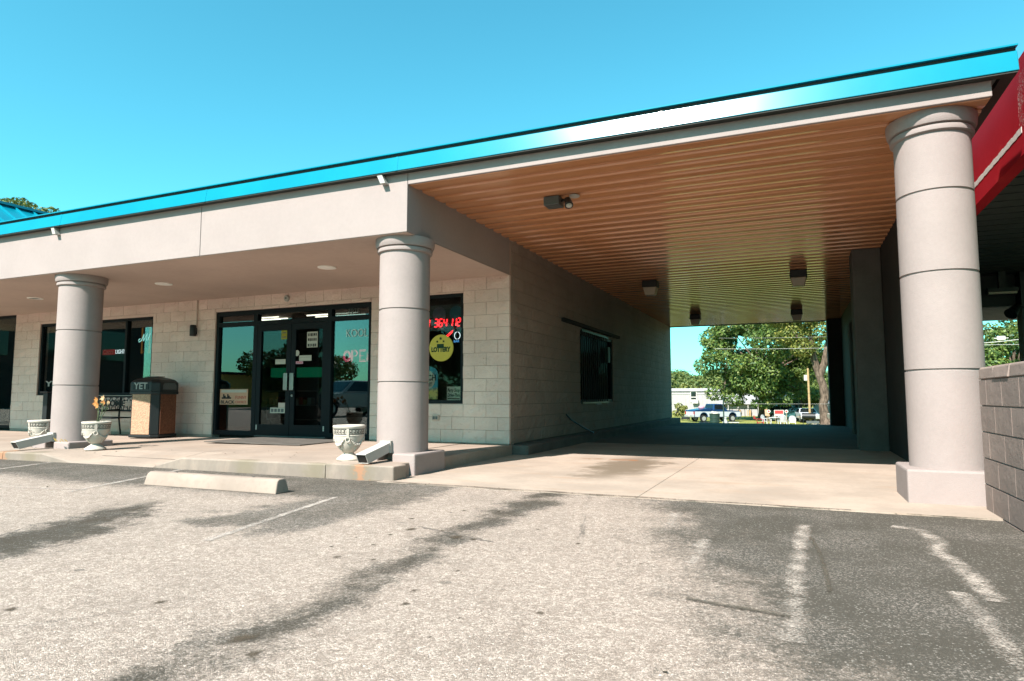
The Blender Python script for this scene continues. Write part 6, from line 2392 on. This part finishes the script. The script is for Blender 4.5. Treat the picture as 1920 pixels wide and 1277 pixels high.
# paths in the yard
a, c = gp(1345, 60.5), gp(1500, 60.5)
b = MB().quad((a.x, 60, ground_z(0, 60) + 0.02), (c.x, 59.2, ground_z(0, 60) + 0.02), (c.x + 0.4, 60.3, ground_z(0, 60) + 0.02), (a.x - 0.6, 62, ground_z(0, 60) + 0.02))
struct('gravel_path', b, 'dirtpath', 'pale gravel strip in the grass beyond the drive')
a, c = gp(1530, 66), gp(1620, 66)
b = MB().quad((a.x, 64, -1.63), (c.x, 62, -1.63), (c.x, 72, -1.63), (a.x - 0.5, 68, -1.63))
struct('dirt_path', b, 'dirtpath', 'bare pinkish dirt at the foot of the thick tree')

# ------------------------------------------------------------------ loose bits
r2 = random.Random(3)
b = MB()
for k in range(150):
    if k >= 70:
        x, yy, z = r2.uniform(-4, 1.3), 5.83 + r2.gauss(0, 0.03), ZA + 0.009
    elif k < 28:
        x, yy, z = -9.7 + r2.gauss(0, 0.5), 6.12 + r2.uniform(-0.1, 0.25), 0.185
    elif k < 46:
        x, yy, z = -6.3 + r2.gauss(0, 0.7), 6.5 + r2.uniform(-0.3, 0.5), 0.213
    else:
        x, yy, z = r2.uniform(-8, 1.2), r2.uniform(2.2, 5.8), ZA + 0.004
    s_ = r2.uniform(0.006, 0.013) if k >= 70 else r2.uniform(0.008, 0.022)
    a = r2.uniform(0, 6.28)
    d = Vector((math.cos(a), math.sin(a), 0.2)) * s_
    n_ = Vector((-math.sin(a), math.cos(a), 0.1)) * s_ * 0.5
    p0 = Vector((x, yy, z))
    b.quad(p0 - d, p0 + n_, p0 + d, p0 - n_)
tag(obj('leaf_litter', b, 'soil'), 'dry leaf scraps scattered along the kerb and the lot', 'litter', kind='stuff')

# ------------------------------------------------------------------ across the street, seen in the shop glass
GB = 'trees across the street reflected in the shop glass'
tree('street_tree', 'big dark tree across the street reflected in the right window', (-19.3, -18.5, 0), 3.4, 3.6, 5.6, 26, 12000, 0.18, 104, 'leaf_d', 0.3, 1.2, 2.0, GB)
tree('street_tree', 'green tree across the street reflected in the left shop pane', (-35.5, -19.5, 0), 2.0, 1.6, 2.6, 14, 6000, 0.17, 101, 'leaf', 0.25, 0.9, 1.6, GB)
tree('street_tree', 'dark tree across the street reflected in the right door', (-38, -26, 0), 3.0, 2.2, 3.6, 18, 7000, 0.17, 102, 'leaf_d', 0.25, 0.9, 1.6, GB)
tree('street_tree', 'green tree across the street reflected behind the parked car', (-31, -31, 0), 3.0, 1.3, 1.7, 14, 5000, 0.17, 103, 'leaf_d', 0.2, 0.8, 1.5, GB)
t = thing('added_dark_building', 'tall dark building added far across the street to darken the left window reflections', 'building', (-58, -6, 0))  # added out of view so the left windows reflect something dark
obj('wall', MB().box(-66, -54, -22, 8, 0, 11), 'darkwall', t)
obj('roof', MB().box(-66.3, -53.7, -22.3, 8.3, 11.001, 11.4), 'roof', t)
for k in range(6):
    obj('window', MB().box(-53.999, -53.9, -20 + k * 4.6, -17.5 + k * 4.6, 4, 6.5), 'carglass', t)
t = thing('yellow_building', 'low yellow building across the street reflected in the left shop pane', 'building', (-45, -23, 0))
obj('wall', MB().box(-49, -42, -27, -20, 0, 2.7), 'yellowbld', t)
obj('roof', MB().box(-49.3, -41.7, -27.3, -19.7, 2.701, 2.9), 'darkwall', t)
obj('door', MB().box(-46.5, -44, -19.999, -19.95, 0, 2.4), 'darkwall', t)
vehicle('parked_car', 'pearl white car parked across the lot, reflected in the right shop pane', (-18.6, -5.4, ZA), R(108), 4.7, 1.85, 0.4, 1.05, (-1.4, 1.45), 1.02, (-2.0, 0.9), (-1.6, 0.2), 1.6, 'c_white')
t = thing('street_pole', 'wooden street pole with a crossarm reflected in the right shop pane', 'utility pole', (-21, -14, 0))
obj('pole', MB().tube([(-21, -14, 0), (-21, -14, 9)], 0.14, 10, 0.1), 'bark', t)
obj('crossarm', MB().box(-22.2, -19.8, -14.1, -14.0, 8.2, 8.35), 'bark', t)
for i, z in enumerate((8.4, 7.6, 7.0)):
    wire(((-70, -14.2, z), (20, -14.2, z)), 0.03, ('highest', 'middle', 'lowest')[i] + ' street cable reflected in the shop glass', 'black', sag=0.5, nm='street_cable')
